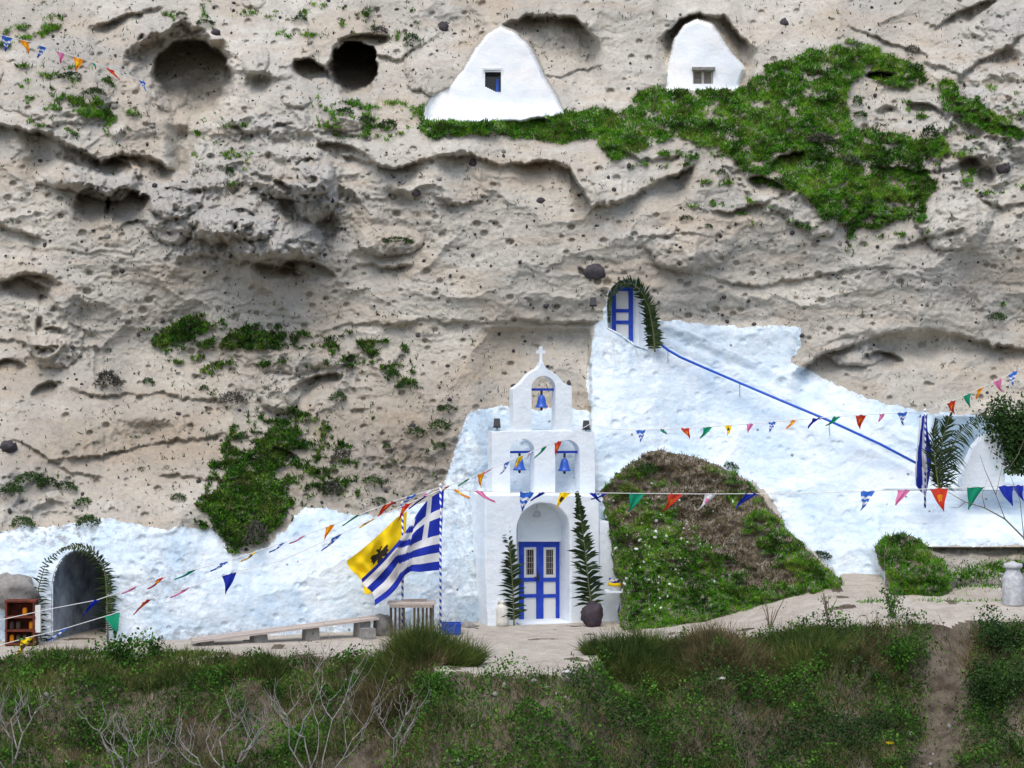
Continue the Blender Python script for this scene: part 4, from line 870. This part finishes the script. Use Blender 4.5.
def blades(pos, dr, ln, wd, bend=.3, r=rng):
    n_ = len(pos); dr = unit(dr); side = unit(np.cross(dr, np.stack([r.normal(0, .5, n_), np.full(n_, 1.), r.normal(0, .5, n_)], 1))); ln = ln[:, None]; w = side*wd[:, None]/2
    lean = unit(r.normal(0, 1, (n_, 3))+np.array([0, -.3, -.6]))*bend
    mid = pos + dr*ln*.55 + lean*ln*.25; tip = pos + dr*ln*.9 + lean*ln
    V_ = np.stack([pos-w, pos+w, mid+w*.75, mid-w*.75, tip], 1).reshape(-1, 3); b = np.arange(n_)[:, None]*5
    return V_, np.concatenate([b+[0, 1, 2], b+[0, 2, 3], b+[3, 2, 4]]), np.repeat(r.random(n_), 5)
def leaves(pos, sz, r=rng, up=.4):
    n_ = len(pos); a = unit(r.normal(0, 1, (n_, 3))+np.array([0, 0, up])); b = unit(np.cross(a, r.normal(0, 1, (n_, 3)))); s = sz[:, None]
    V_ = np.stack([pos, pos+a*s*.5+b*s*.33, pos+a*s, pos+a*s*.5-b*s*.33], 1).reshape(-1, 3); k = np.arange(n_)[:, None]*4
    return V_, np.concatenate([k+[0, 1, 2], k+[0, 2, 3]]), np.repeat(r.random(n_), 4)
def join(parts):
    Vs, Fs, Rs, o = [], [], [], 0
    for a, b, c in parts: Vs.append(a); Fs.append(b+o); Rs.append(c); o += len(a)
    return np.concatenate(Vs), np.concatenate(Fs), np.concatenate(Rs)
def fol(name, parts, m, parent=None, world=True):
    V_, F_, R_ = join(parts); me = npmesh(name, V_, F_, 3); vattr(me, 'rnd', R_); return link(name, me, m, parent, world=world)
def sample(mask, n_, v0=-12, v1=652):
    w = mask.copy(); w *= (np.gradient(UA)[None, :]*np.gradient(VA)[:, None]); w = w.ravel(); w = w/w.sum(); k = rng.choice(len(w), n_, p=w)
    u = U.ravel()[k]+rng.uniform(-.5, .5, n_); v = V.ravel()[k]+rng.uniform(-.5, .5, n_); d = 50+Dat(u, v)-.015
    return u, v, np.stack([CAM.x+(u-512)/F*d, CAM.y+d, CAM.z-(v-384)/F*d], 1)
def turf(mask, n_, name, lab, m, l0=.04, l1=.13, cat='grass'):
    u, v, p = sample(mask, n_); r_ = rng.random(n_)
    d = np.stack([rng.normal(0, .45, n_), -.55+rng.normal(0, .35, n_), .8+rng.normal(0, .25, n_)], 1)
    tall = .7+.6*(pn(u/7, v/5, 900)+.5)
    o = fol(name, [blades(p, d, (l0+(l1-l0)*r_)*np.clip(tall, .4, 1.6), .012+.016*rng.random(n_), .45)], m); return prop(o, lab, cat, kind='stuff')
turf(grass*(V < 300), 85000, 'grass', 'vivid green grass spread over the upper cliff ledges', M['grass'])
turf(grass*(V >= 300), 16000, 'grass', 'green grass and weeds in patches on the lower left cliff', M['grass'])
turf(grass*(V >= 300), 15000, 'tall_weeds', 'dark weeds thickening the patches on the lower left cliff', M['cushion'], .05, .16, 'weeds')
turf(grassM*(V < 655), 34000, 'grass', 'green grass growing over the earth mound beside the chapel', M['grass'])
turf(grassH*(V < 598), 9000, 'grass', 'green grass on the hump at the foot of the white ramp', M['grass'], .06, .16)
turf(np.clip((mM*1.0)*(1-gdn), 0, 1)*(V < 640), 7000, 'dry_grass', 'thin dry grass on the bare part of the mound', M['dry'], .04, .12)
turf(grass*np.clip((pn(U/24, V/14, 921)-.05)*4, 0, 1), 16000, 'tall_weeds', 'darker olive weeds growing through the cliff grass', M['brushy'], .06, .18)
turf(np.maximum(grassM, grassH)*(V < 600)*np.clip((pn(U/20, V/12, 922)-.05)*4, 0, 1)*(V < 640), 7000, 'tall_weeds', 'olive weeds growing through the mound grass', M['brushy'], .06, .16)
turf(grass*np.clip((pn(U/15, V/9, 923)-.2)*4, 0, 1), 5000, 'straw', 'dry straw stalks among the cliff grass', M['dry'], .06, .18, 'dry grass')
# tiny weeds sprinkled over the whole rock
spr = np.clip((gn2-.60)*3, 0, 1)*np.clip((gn-.42)*3, 0, 1)*(1-white)*(1-d1)*(1-d2)*(cat >= 0)*(.18+1.0*np.exp(-((U-300)/140)**2-((V-450)/90)**2) + .8*np.exp(-((U-420)/120)**2-((V-30)/40)**2)+.6*np.exp(-((U-80)/100)**2-((V-70)/60)**2)+.6*np.exp(-((U-880)/110)**2-((V-130)/110)**2))
turf(spr, 12000, 'weeds', 'sparse dark weeds dotted over the bare cliff rock', M['cushion'], .05, .13, 'weeds')
# pebbles embedded
def pebbles(n_, name, lab, m, mask, s0, s1):
    u, v, p = sample(mask, n_); bm = bmesh.new(); bmesh.ops.create_icosphere(bm, subdivisions=1, radius=1); co = np.array([x.co[:] for x in bm.verts]); fa = np.array([[x.index for x in f.verts] for f in bm.faces]); bm.free()
    s = s0+(s1-s0)*rng.random(n_)**3; V_ = p[:, None, :] + co[None]*s[:, None, None]*rng.uniform(.6, 1.2, (n_, 1, 3))*rng.uniform(.8, 1.2, (n_, len(co), 1)); F_ = fa[None]+np.arange(n_)[:, None, None]*len(co)
    me = npmesh(name, V_.reshape(-1, 3), F_.reshape(-1, 3), 3); return prop(link(name, me, m), lab, 'pebbles', kind='stuff')
pm = (cf.shape and (1-white))*(cat == 0)*np.clip(gn+.2, 0, 1)*(1-grass)
pebbles(2400, 'embedded_pebbles', 'small black lava pebbles peppered through the pale cliff', M['lava'], pm, .012, .075)
pebbles(500, 'pale_pebbles', 'pale pebbles and rubble on the rough cliff parts', M['stone'], pm*np.clip(rough-.45, 0, 1), .02, .10)
pebbles(260, 'white_rubble', 'small white stones scattered over the grassy mound', M['white_paint'], mM*np.exp(-((U-650)/45)**2-((V-550)/50)**2), .012, .06)

# cushion shrubs on the cliff
def shrub_mesh(seed, n_=420):
    r = np.random.default_rng(seed); d = unit(r.normal(0, 1, (n_, 3))); d[:, 2] = np.abs(d[:, 2])*.9-.15; rad = .55+.45*r.random(n_)**.5
    lump = 1+.25*pn(d[:, 0]*2+seed, d[:, 2]*2+d[:, 1]*2, seed); p = d*(rad*lump)[:, None]
    return [leaves(p, .13+.10*r.random(n_), r), blades(p[:n_//3], d[:n_//3]+r.normal(0, .3, (n_//3, 3)), .2+.15*r.random(n_//3), .05*np.ones(n_//3), .2, r)]
protos = []
for s_ in range(5):
    V_, F_, R_ = join(shrub_mesh(40+s_)); me = npmesh('foliage', V_, F_, 3); vattr(me, 'rnd', R_); me.materials.append(M['cushion']); me2 = me.copy(); me2.materials.clear(); me2.materials.append(M['cushion_dry']); protos.append((me, me2))
SH = [(94,92,.34,.16,0,'under the upper left pennants'),(72,75,.42,.14,0,'on the ledge left of the big round cave'),(22,522,.32,.2,0,'at the left edge just above the white wall'),(88,521,.34,.22,0,'just above the cave entrance'),(12,488,.35,.2,0,'in the row at the left edge, outermost one'),(30,478,.4,.2,0,'in the row at the left edge, second one'),(48,483,.35,.2,0,'in the row at the left edge, third one'),(66,486,.28,.18,0,'at the right end of the row by the left edge'),
 (84,502,.3,.17,0,'below the end of the left edge row'),(178,497,.24,.14,0,'alone on bare rock left of the green strip'),(242,436,.18,.15,0,'small, alone left of the green strip top'),(338,396,.3,.2,0,'right of the three grass patches'),(148,381,.17,.13,0,'tiny, below the first lower grass patch'),(107,379,.42,.34,1,'dry and grey, left of the lower grass patches'),(232,398,.42,.26,1,'dry, between grass patches and green strip'),
 (204,388,.14,.12,0,'tiny, beside the dry one'),(393,374,.27,.22,0,'dark, left of the gable, upper of a pair'),(408,385,.34,.16,0,'dark, left of the gable, lower of a pair'),(416,431,.36,.16,0,'low and wide, left of the gable'),(439,425,.32,.22,0,'rounded, closest on the left to the white rock'),(448,408,.32,.12,0,'flat, just left of the white rock top'),(440,445,.2,.14,0,'small, under the rounded one near the white rock'),(387,446,.12,.1,0,'tiny, on the brown slope'),
 (333,488,.34,.26,1,'grey, on the slope right of the green strip'),(372,480,.3,.16,0,'on brown slope above the flags'),(256,533,.36,.4,1,'grey and dry in the notch of the white wall'),(380,500,.2,.12,0,'just above the white wall near the flags'),(342,455,.3,.22,1,'dry, right of the top of green strip'),
 (857,100,.2,.22,0,'round, on bare rock in the upper right grass'),(860,114,.22,.14,0,'flat, under the round one in the grass'),(722,172,.2,.14,0,'left of a pair below the upper right grass'),(708,226,.14,.1,0,'tiny, right of a pair on the bare cliff'),(687,218,.26,.12,0,'small, on the bare cliff above the cliff door'),(300,18,.28,.16,0,'at the very top left of centre'),(380,30,.24,.2,1,'grey, above the second cave'),(412,38,.34,.2,0,'left above the pointed cave house'),
 (398,240,.42,.14,0,'on a ledge in the middle of the bare cliff'),(388,125,.34,.2,0,'left of the pointed cave house foot'),(366,119,.28,.16,0,'below the second cave'),(345,112,.3,.2,0,'left below the second cave'),(230,172,.18,.2,0,'on the rough rock under the big round cave'),(205,22,.3,.12,0,'small, above the big round cave'),(182,14,.24,.1,0,'at the top above the big round cave'),
 (995,316,.3,.2,0,'near the right edge above the pennants'),(930,132,.3,.3,0,'at the right end of the upper grass'),(912,48,.25,.12,1,'dry, at the top of the upper right grass'),(820,138,.38,.22,1,'grey, amid the upper right grass'),(850,160,.36,.24,1,'grey, lower in the upper right grass'),(790,400,.01,.01,0,''),
 (452,165,.01,.01,0,''),(212,565,.01,.01,0,''),(648,468,.3,.2,0,'at the top of the mound beside the chapel'),(730,466,.3,.16,0,'dark, on the edge between ramp and mound'),(820,555,.3,.16,0,'low on the mound edge by the ramp foot'),(610,545,.01,.01,0,''),(208,542,.01,.01,0,'')]
for i, (u, v, sx, sz, dry, lab) in enumerate(SH):
    if sx < .05: continue
    o = bpy.data.objects.new('shrub', protos[i % 5][dry]); C.objects.link(o); o.location = P(u, v+sz*14, Dp(u, v+sz*8)-.03); o.scale = (sx, sx*.75, sz*1.3); o.rotation_euler = (0, 0, i*1.3)
    prop(o, ('cushion shrub ' if not dry else 'shrub ') + lab if lab[0] not in 'ZX' else lab, 'shrub', 'cushion shrubs on the cliff')

# ------------------------------------------------------------ palm fronds
def frond(pts, L, lab, n_=60, w=.03, up=.55, droop=.28, sides=(1, 1), grp='palm fronds decorating the doorways', wide=1.0):
    pw = [Vector(p) for p in pts]; cum = [0]
    for a, b in zip(pw, pw[1:]): cum.append(cum[-1]+(b-a).length)
    def at(t):
        s = t*cum[-1]
        for i in range(len(pw)-1):
            if s <= cum[i+1] or i == len(pw)-2: return pw[i].lerp(pw[i+1], min(1, (s-cum[i])/(cum[i+1]-cum[i])))
    t = empty('palm_frond', pw[0], lab, 'palm frond', grp)
    MB().tube([at(k/16) for k in range(17)], .022, 6, .006).build('rib', M['rachis'], t, True, world=True)
    Vs, Fs, Rs = [], [], []
    n_ = int(n_*.62)
    for i in range(n_):
        tt = .06+.94*i/(n_-1); p = at(tt); d = (at(min(1, tt+.03))-at(max(0, tt-.03))).normalized(); nrm = Vector((0, -1, 0)); sd_ = d.cross(nrm).normalized()
        ln = 1.12*L*(math.sin(math.pi*min(1, .18+.82*tt)**.8)*.85+.15)*random.uniform(.8, 1.1)
        for s_, on in ((1, sides[0]), (-1, sides[1])):
            if not on or random.random() < .07: continue
            ln = ln*random.uniform(.72, 1.12)
            dr = (sd_*s_*(1-up*.5)*wide + d*up*(1+.8*tt)*random.uniform(.6, 1.4) + Vector((random.uniform(-.12, .12), -random.uniform(.0, .7), random.uniform(-.2, .1)))).normalized(); e1 = p + dr*ln*.55 + Vector((0, 0, -droop*ln*.3)); e2 = p+dr*ln+Vector((0, 0, -droop*ln))
            wv = dr.cross(Vector((0, -1, .3*s_))).normalized()*w*.62; b = len(Vs); Vs += [p-wv*.6, p+wv*.6, e1+wv, e1-wv, e2]; Fs += [(b, b+1, b+2), (b, b+2, b+3), (b+3, b+2, b+4)]; Rs += [random.random()]*5
    me = npmesh('leaflets', [tuple(v) for v in Vs], Fs, 3); vattr(me, 'rnd', Rs); link('leaflets', me, M['palm'], t)
    return t
def PP(l): return [P(*x) for x in l]
frond(PP([(514, 626, -.35), (513, 590, -.3), (510, 550, -.25), (504, 517, -.2)]), .40, 'shorter palm frond leaning against the porch left of the blue door', 92, .050, .5)
frond(PP([(592, 612, -.3), (588, 580, -.22), (584, 540, -.18), (577, 493, -.12)]), .50, 'tall palm frond leaning against the porch right of the blue door', 120, .054, .5)
de = Dp(40, 600)-.3
frond(PP([(43, 648, -3.5), (37, 620, -3.5), (38, 590, -3.5), (46, 562, -3.45), (62, 549, -3.4)]), .34, 'palm frond bent along the left side of the dark cave entrance', 60, .03, .3)
frond(PP([(108, 640, -3.4), (107, 600, -3.4), (105, 570, -3.4), (94, 551, -3.4), (76, 545, -3.4), (60, 550, -3.4)]), .34, 'palm frond bent over the right side of the dark cave entrance', 90, .034, .3)
frond(PP([(112, 625, -3.36), (109, 590, -3.36), (103, 562, -3.36), (88, 547, -3.36)]), .22, 'short palm frond hanging at the outer right of the dark cave entrance', 60, .034, .3)
dd_ = Dp(652, 310)-.18
frond(PP([(655, 352, dd_-.1), (652, 335, dd_), (649, 312, dd_), (643, 293, dd_), (632, 283, dd_), (618, 284, dd_), (610, 296, dd_), (609, 322, dd_)]), .28, 'palm garland bent over the arch of the blue cliff door', 120, .04, .4, -.1)
frond(PP([(655, 352, dd_-.15), (653, 330, dd_-.1), (649, 308, dd_-.1), (641, 290, dd_-.1)]), .32, 'palm frond hanging down right of the blue cliff door', 90, .042, .3)
frond(PP([(941, 492, .15), (945, 462, .3), (958, 434, .4), (976, 417, .3), (990, 412, .2)]), .42, 'large palm frond arching right beside the furled flag', 90, .03, .2, .5)
frond(PP([(940, 492, .1), (940, 465, .2), (942, 440, .2), (950, 414, .2)]), .55, 'upright bushy palm frond directly right of the furled flag', 90, .03, .5, .0)
frond(PP([(939, 492, .0), (936, 470, .1), (933, 445, .1), (936, 420, .1)]), .4, 'inner palm frond tucked against the furled flag pole', 60, .03, .6, .0)

# ------------------------------------------------------------ foreground scrub
def gully(x, y): return 1-.93*np.exp(-((x-9.6-(y+6)*.35)/.5)**4)
def gpos(n_, fx0, fx1, fy0, fy1, dens=None):
    x = rng.uniform(fx0, fx1, n_*3); y = rng.uniform(fy0, fy1, n_*3); z, t = gz(x, y); k = (t > .12)
    k &= rng.random(n_*3) < gully(x, y)
    if dens is not None: k &= rng.random(n_*3) < dens(x, y, t)
    x, y, z, t = x[k][:n_], y[k][:n_], z[k][:n_], t[k][:n_]; return np.stack([x, y, z], 1), t
def herbdens(x, y, t): return np.clip(.5+1.1*pn(x/1.1, y/1.1, 501)+.5*pn(x/.3, y/.3, 502), .02, 1)*(1-.85*np.exp(-((x-9.6-(y+6)*.25)/.6)**2))*(1-.6*np.exp(-((x-1.2)/1.0)**2-((y+8.8)/.6)**2))
p, t_ = gpos(125000, -15.5, 15.5, -12.2, -3.6, herbdens); hh = np.clip(.10+.55*(pn(p[:, 0]/.7, p[:, 1]/.7, 503)+.25), .03, .7); p[:, 2] += rng.random(len(p))**.7*hh
prop(fol('ground_cover', [leaves(p, .035+.055*rng.random(len(p)))], M['herb']), 'leafy green ground cover on the slope in the foreground', 'ground cover', kind='stuff')
def drydens(x, y, t): return np.clip(.35+1.0*pn(x/1.5+9, y/1.3, 511)+.4*np.exp(-((x-5)/2.5)**2), .02, 1)*(1-.8*np.exp(-((x-9.6-(y+6)*.25)/.6)**2))
def scrub(n_, name, lab, m, dens, l0, l1, x0=-15.5, x1=15.5, y0=-12, y1=-3.6, wd=.012, bend=.5, cat='grass', spread=.4):
    p, t_ = gpos(n_, x0, x1, y0, y1, dens); n2 = len(p); d = np.stack([rng.normal(0, spread, n2), rng.normal(-.15, spread, n2), np.full(n2, 1.)], 1)
    return prop(fol(name, [blades(p, d, l0+(l1-l0)*rng.random(n2), np.full(n2, wd), bend)], m), lab, cat, kind='stuff')
scrub(38000, 'dry_grass', 'brown dry grass mixed through the foreground scrub', M['dry'], drydens, .08, .45)
scrub(45000, 'long_grass', 'olive green long grass on the foreground slope', M['brushy'], lambda x, y, t: np.clip(.45+1.1*pn(x/1.2, y/1.2+5, 521), .02, 1)*(1-.8*np.exp(-((x-9.6-(y+6)*.25)/.6)**2)), .1, .42)
scrub(30000, 'fresh_grass', 'fresh green grass tufts low on the foreground slope', M['grass'], lambda x, y, t: np.clip(.15+1.2*pn(x/.9+3, y/.9, 531), 0, 1), .06, .22)
p, t_ = gpos(52000, 1.0, 15.5, -12.2, -4.2, lambda x, y, t: np.clip(.25+sstep(.5, 2.5, t)+.9*pn(x/1.0, y/1.0, 541)+.6*sstep(10.2, 11.5, x), 0, 1)); hh = np.clip(.15+.7*(pn(p[:, 0]/.8, p[:, 1]/.8, 542)+.25), .03, .8); p[:, 2] += rng.random(len(p))**.7*hh
prop(fol('dark_cover', [leaves(p, .03+.05*rng.random(len(p)))], M['cushion']), 'dark leafy scrub filling the lower right of the foreground', 'ground cover', kind='stuff')
# big tussocks along the edge
def tussock(u, v, D, w, h, n_, lab, m, name='grass_tussock'):
    c = P(u, v, D); r = rng; a = r.uniform(0, 6.28, n_); q_ = np.sqrt(r.random(n_)); x = c.x+np.cos(a)*q_*w; y = c.y+np.sin(a)*q_*w*.6; z = gz(x, y)[0]
    out = np.stack([np.cos(a)*q_*.7, np.sin(a)*q_*.5-.1, np.ones(n_)], 1)+r.normal(0, .22, (n_, 3)); kk = r.random(n_) < gully(x, y); x, y, z, out, q_ = x[kk], y[kk], z[kk], out[kk], q_[kk]; n_ = len(x); ln = h*(1.05-.5*q_)*(.4+.65*r.random(n_))
    return prop(fol(name, [blades(np.stack([x, y, z-.02], 1), out, ln, np.full(n_, .014), .4)], m), lab, 'grass tussock', 'grass tussocks along the terrace edge')
for a_ in ((425, 690, -7.4, 1.15, 1.0, 8000, 'tall olive tussock at the terrace edge below the flags', M['brushy']), (398, 708, -8.1, .9, .7, 3500, 'brownish tussock left of the tall tussock below the flags', M['dry']),
           (262, 668, -6.2, .55, .5, 2200, 'small rounded tussock below the plank bench', M['brushy']), (640, 662, -6.1, 1.2, .85, 8000, 'dark wide tussock at the terrace edge right of the porch', M['brushy']),
           (720, 668, -5.9, 1.3, .85, 7000, 'dry pale tussock right of the dark wide one', M['dry']), (810, 662, -5.6, 1.3, .75, 6500, 'olive tussock on the edge below the mound', M['brushy']), (860, 680, -5.8, 1.0, .6, 3000, 'brown tussock below the right path', M['dry']),
           (985, 650, -5.2, 1.1, .6, 3500, 'dark dry tussock in the lower right corner', M['dry']), (60, 672, -6.3, 1.6, .4, 4000, 'low wide tussock at the left edge under the cave', M['brushy']), (180, 672, -6.3, 1.3, .4, 3500, 'low tussock left of the one under the bench', M['brushy'])): tussock(*a_)
# leafy bushes
def bush(u, v, D, w, h, n_, lab, m='herb', leaf=.07, name='bush', stems=7, ground=True, tw='twig_brown'):
    c = P(u, v, D)
    if ground: c.z = Gz(c.x, c.y)
    t = empty(name, c, lab, 'bush'); r = rng; st = MB(); P_ = []
    for k in range(stems):
        a = r.uniform(0, 6.28); e = Vector((math.cos(a)*w*r.uniform(.2, .9), math.sin(a)*w*.5*r.uniform(.2, .9), h*r.uniform(.6, 1))); st.tube([(0, 0, -.05), e*.5+Vector((0, 0, .05*h)), e], .014, 5, .005)
        kk = n_//stems; tt = r.random(kk)**.6; P_.append(np.array(e)[None]*tt[:, None] + r.normal(0, .16*w, (kk, 3)))
    st.build('stems', M[tw], t); pp = np.concatenate(P_); pp[:, 2] = np.maximum(pp[:, 2], .02); fol('foliage', [leaves(pp, leaf*(.6+.7*r.random(len(pp))))], M[m], t, world=False); return t
bush(118, 657, -5.8, .8, .45, 420, 'leafy green bush in front of the white wall right of the cave', leaf=.10); bush(155, 655, -5.75, .5, .4, 160, 'sparse leafy bush beside the one near the cave', leaf=.09)
bush(893, 622, -4.0, .38, .75, 240, 'small sapling with round leaves on the edge of the right path', leaf=.075)
bush(828, 620, -4.1, .4, .7, 50, 'nearly bare upright sprig left of the sapling on the path', leaf=.06); bush(770, 628, -4.3, .4, .75, 40, 'thin bare sprig at the foot of the mound', leaf=.05)
bush(895, 668, -5.9, .8, .6, 2200, 'dense dark green bush left of the eroded gully', leaf=.06); bush(745, 700, -7.0, 1.1, .5, 1600, 'spreading green bush in the middle of the right foreground', leaf=.06)
bush(990, 710, -6.8, 1.0, 1.0, 4200, 'large dark bush in the lower right corner', 'cushion', .06); bush(1012, 665, -5.3, .8, .8, 2600, 'dark bush under the churn at the right edge', 'cushion', .06)
bush(650, 735, -8.2, 1.3, .5, 1800, 'low green bush at the bottom right of centre', leaf=.06); bush(430, 735, -9, 1.0, .45, 1200, 'low leafy bush below the tall tussock', leaf=.06)
bush(850, 740, -8.0, 1.3, .55, 2000, 'dark leafy bush at the bottom right', 'cushion', .06); bush(80, 730, -8, 1.3, .4, 1500, 'low green bush at the bottom left', leaf=.06); bush(300, 740, -8.4, 1.2, .4, 1300, 'low green bush behind the pale bare trees', leaf=.06)
bush(1018, 474, .9, 1.0, 2.0, 7000, 'dark green bush against the cliff at the right edge', 'cushion', .09, ground=False, stems=14)
# bare fig trees and twigs
def bare(u, v, D, h, lab, seed, nb=4, m='twig', lean=0, name='bare_tree', rad=.032, grp='bare pale fig trees in the foreground'):
    c = P(u, v, D); c.z = Gz(c.x, c.y) - .1; r = random.Random(seed); t = empty(name, c, lab, 'tree', grp); tr = MB(); br = MB()
    def grow(p, d, ln, rr, dep, mb):
        pts = [p]; q_ = Vector(p)
        for k in range(5):
            d = (d + Vector((r.uniform(-.2, .2), r.uniform(-.12, .12), .30 if dep else .16))).normalized(); q_ = q_+d*ln/5; pts.append(q_.copy())
        mb.tube(pts, rr, 6, rr*.45)
        if dep >= 3: return
        for k in range(r.choice((2, 3)) if dep < 2 else 2):
            s = pts[r.randint(2, 5)] if k else pts[5]; a = r.choice((-1, 1))*r.uniform(.5, 1.3); dd = Vector((d.x*math.cos(a)+d.z*math.sin(a), d.y+r.uniform(-.5, .5), d.z*math.cos(a)-d.x*math.sin(a))); dd.z = max(dd.z, .0); grow(s, dd.normalized(), ln*r.uniform(.55, .85), rr*.62, dep+1, br)
    for k in range(nb):
        a = (k-(nb-1)/2)*.62+r.uniform(-.2, .2)+lean; grow(Vector((0, 0, 0)), Vector((math.sin(a), r.uniform(-.3, .2), math.cos(a))), h*r.uniform(.42, .62), rad*r.uniform(.5, .95), 0, tr if k == nb//2 else br)
    tr.build('trunk', M[m], t); br.build('branches', M[m], t); return t
bare(225, 775, -9.2, 1.75, 'pale bare tree standing second from the left in the foreground row', 3); bare(320, 785, -9.3, 2.3, 'tallest pale bare tree, below the plank bench', 8, 4); bare(130, 780, -9.2, 1.5, 'pale bare tree, low and spreading, near the left bottom', 5, 4)
bare(10, 770, -9.0, 1.6, 'pale bare tree cut by the left edge', 12, 3); bare(395, 790, -9.6, 1.2, 'smallest pale bare tree, right end of the row', 15, 3); bare(735, 790, -9.4, 1.4, 'thin brown bare shrub at the bottom right of centre', 21, 3, 'twig_brown', rad=.016, grp=None)
bare(640, 790, -9.6, 1.3, 'thin brown bare shrub at the bottom centre', 23, 3, 'twig_brown', rad=.014, grp=None); bare(850, 700, -7, .9, 'grey leafless twigs in the right foreground', 33, 4, 'twig_brown', rad=.012, grp=None)
t = empty('bare_tree', P(1052, 640, -3.2), 'thin brown leafless branch reaching in from the right edge over the low wall', 'tree')
MB().tube([P(1052, 640, -3.2), P(1045, 590, -3.2), P(1024, 538, -3.1), P(1005, 519, -3.0), P(985, 508, -3.0), P(965, 502, -3.0), P(948, 492, -2.9)], .03, 7, .006).build('trunk', M['twig_brown'], t, True, world=True)
br = MB()
for q0, q1, q2 in (((985, 508), (982, 495), (987, 480)), ((1005, 519), (996, 495), (1003, 462)), ((996, 495), (985, 470), (980, 455)), ((1024, 538), (1020, 500), (1008, 470)), ((1008, 470), (1000, 455), (990, 447)), ((965, 502), (958, 508), (950, 507)), ((1008, 470), (1018, 455), (1024, 440))):
    br.tube([P(*q0, -3.05), P(*q1, -3.0), P(*q2, -2.9)], .011, 5, .004)
br.build('branches', M['twig_brown'], t, True, world=True)
# stones lying on the slope
x = rng.uniform(-15, 15, 900); y = rng.uniform(-12, -4, 900); z, t_ = gz(x, y); k = (t_ > .1) & (pn(x/1.2, y/1.2, 641) > .0); x, y, z = x[k], y[k], z[k]; n2 = len(x)
bm = bmesh.new(); bmesh.ops.create_icosphere(bm, subdivisions=1, radius=1); co = np.array([q_.co[:] for q_ in bm.verts]); fa = np.array([[q_.index for q_ in f.verts] for f in bm.faces]); bm.free()
s_ = .015+.08*rng.random(n2)**3; V_ = np.stack([x, y, z+s_*.4], 1)[:, None]+co[None]*s_[:, None, None]*rng.uniform(.6, 1.3, (n2, 1, 3))*rng.uniform(.8, 1.2, (n2, len(co), 1)); F_ = fa[None]+np.arange(n2)[:, None, None]*len(co)
prop(link('slope_stones', npmesh('slope_stones', V_.reshape(-1, 3), F_.reshape(-1, 3), 3), M['stone']), 'loose grey stones lying on the foreground slope', 'stones', kind='stuff')
# litter
for u, v, D, col, lab in ((567, 690, -8.2, 'white_paint', 'crumpled white litter on the slope below the porch'), (722, 687, -7.0, 'white_paint', 'small white litter scrap among the right scrub'), (890, 738, -8, 'cloth_yellow', 'yellow scrap lying at the bottom of the gully')):
    c = P(u, v, D); c.z = Gz(c.x, c.y)+.06; o = rockmesh('litter', .09, .08, .04, int(u), M[col], sub=2); o.location = c; prop(o, lab, 'litter')
# grass strips on the right path
def strip(x, y, t): return np.clip(np.exp(-((y-(-1.6+.12*(x-10)))/.28)**2)*(.5+pn(x/.7, y/.3, 611)), 0, 1)
x = rng.uniform(7.5, 15.5, 60000); y = rng.uniform(-4.5, .6, 60000)
k = rng.random(60000) < np.clip(np.exp(-((y-(-.2+.04*(x-10)))/.55)**2)*sstep(9.0, 10.6, x)*(.9+.8*pn(x/.8, y/.4, 611)) + .7*np.exp(-((y+2.4)/.22)**2)*np.clip(pn(x/.9, y/.4, 612)*2, 0, 1), 0, 1)*.55
x, y = x[k], y[k]; z = gz(x, y)[0]; n2 = len(x); p = np.stack([x, y, z-.01], 1); d = np.stack([rng.normal(0, .4, n2), rng.normal(-.2, .4, n2), np.ones(n2)], 1)
prop(fol('grass', [blades(p, d, .05+.10*rng.random(n2), np.full(n2, .02), .5)], M['grass']), 'green grass strips along the right path', 'grass', kind='stuff')
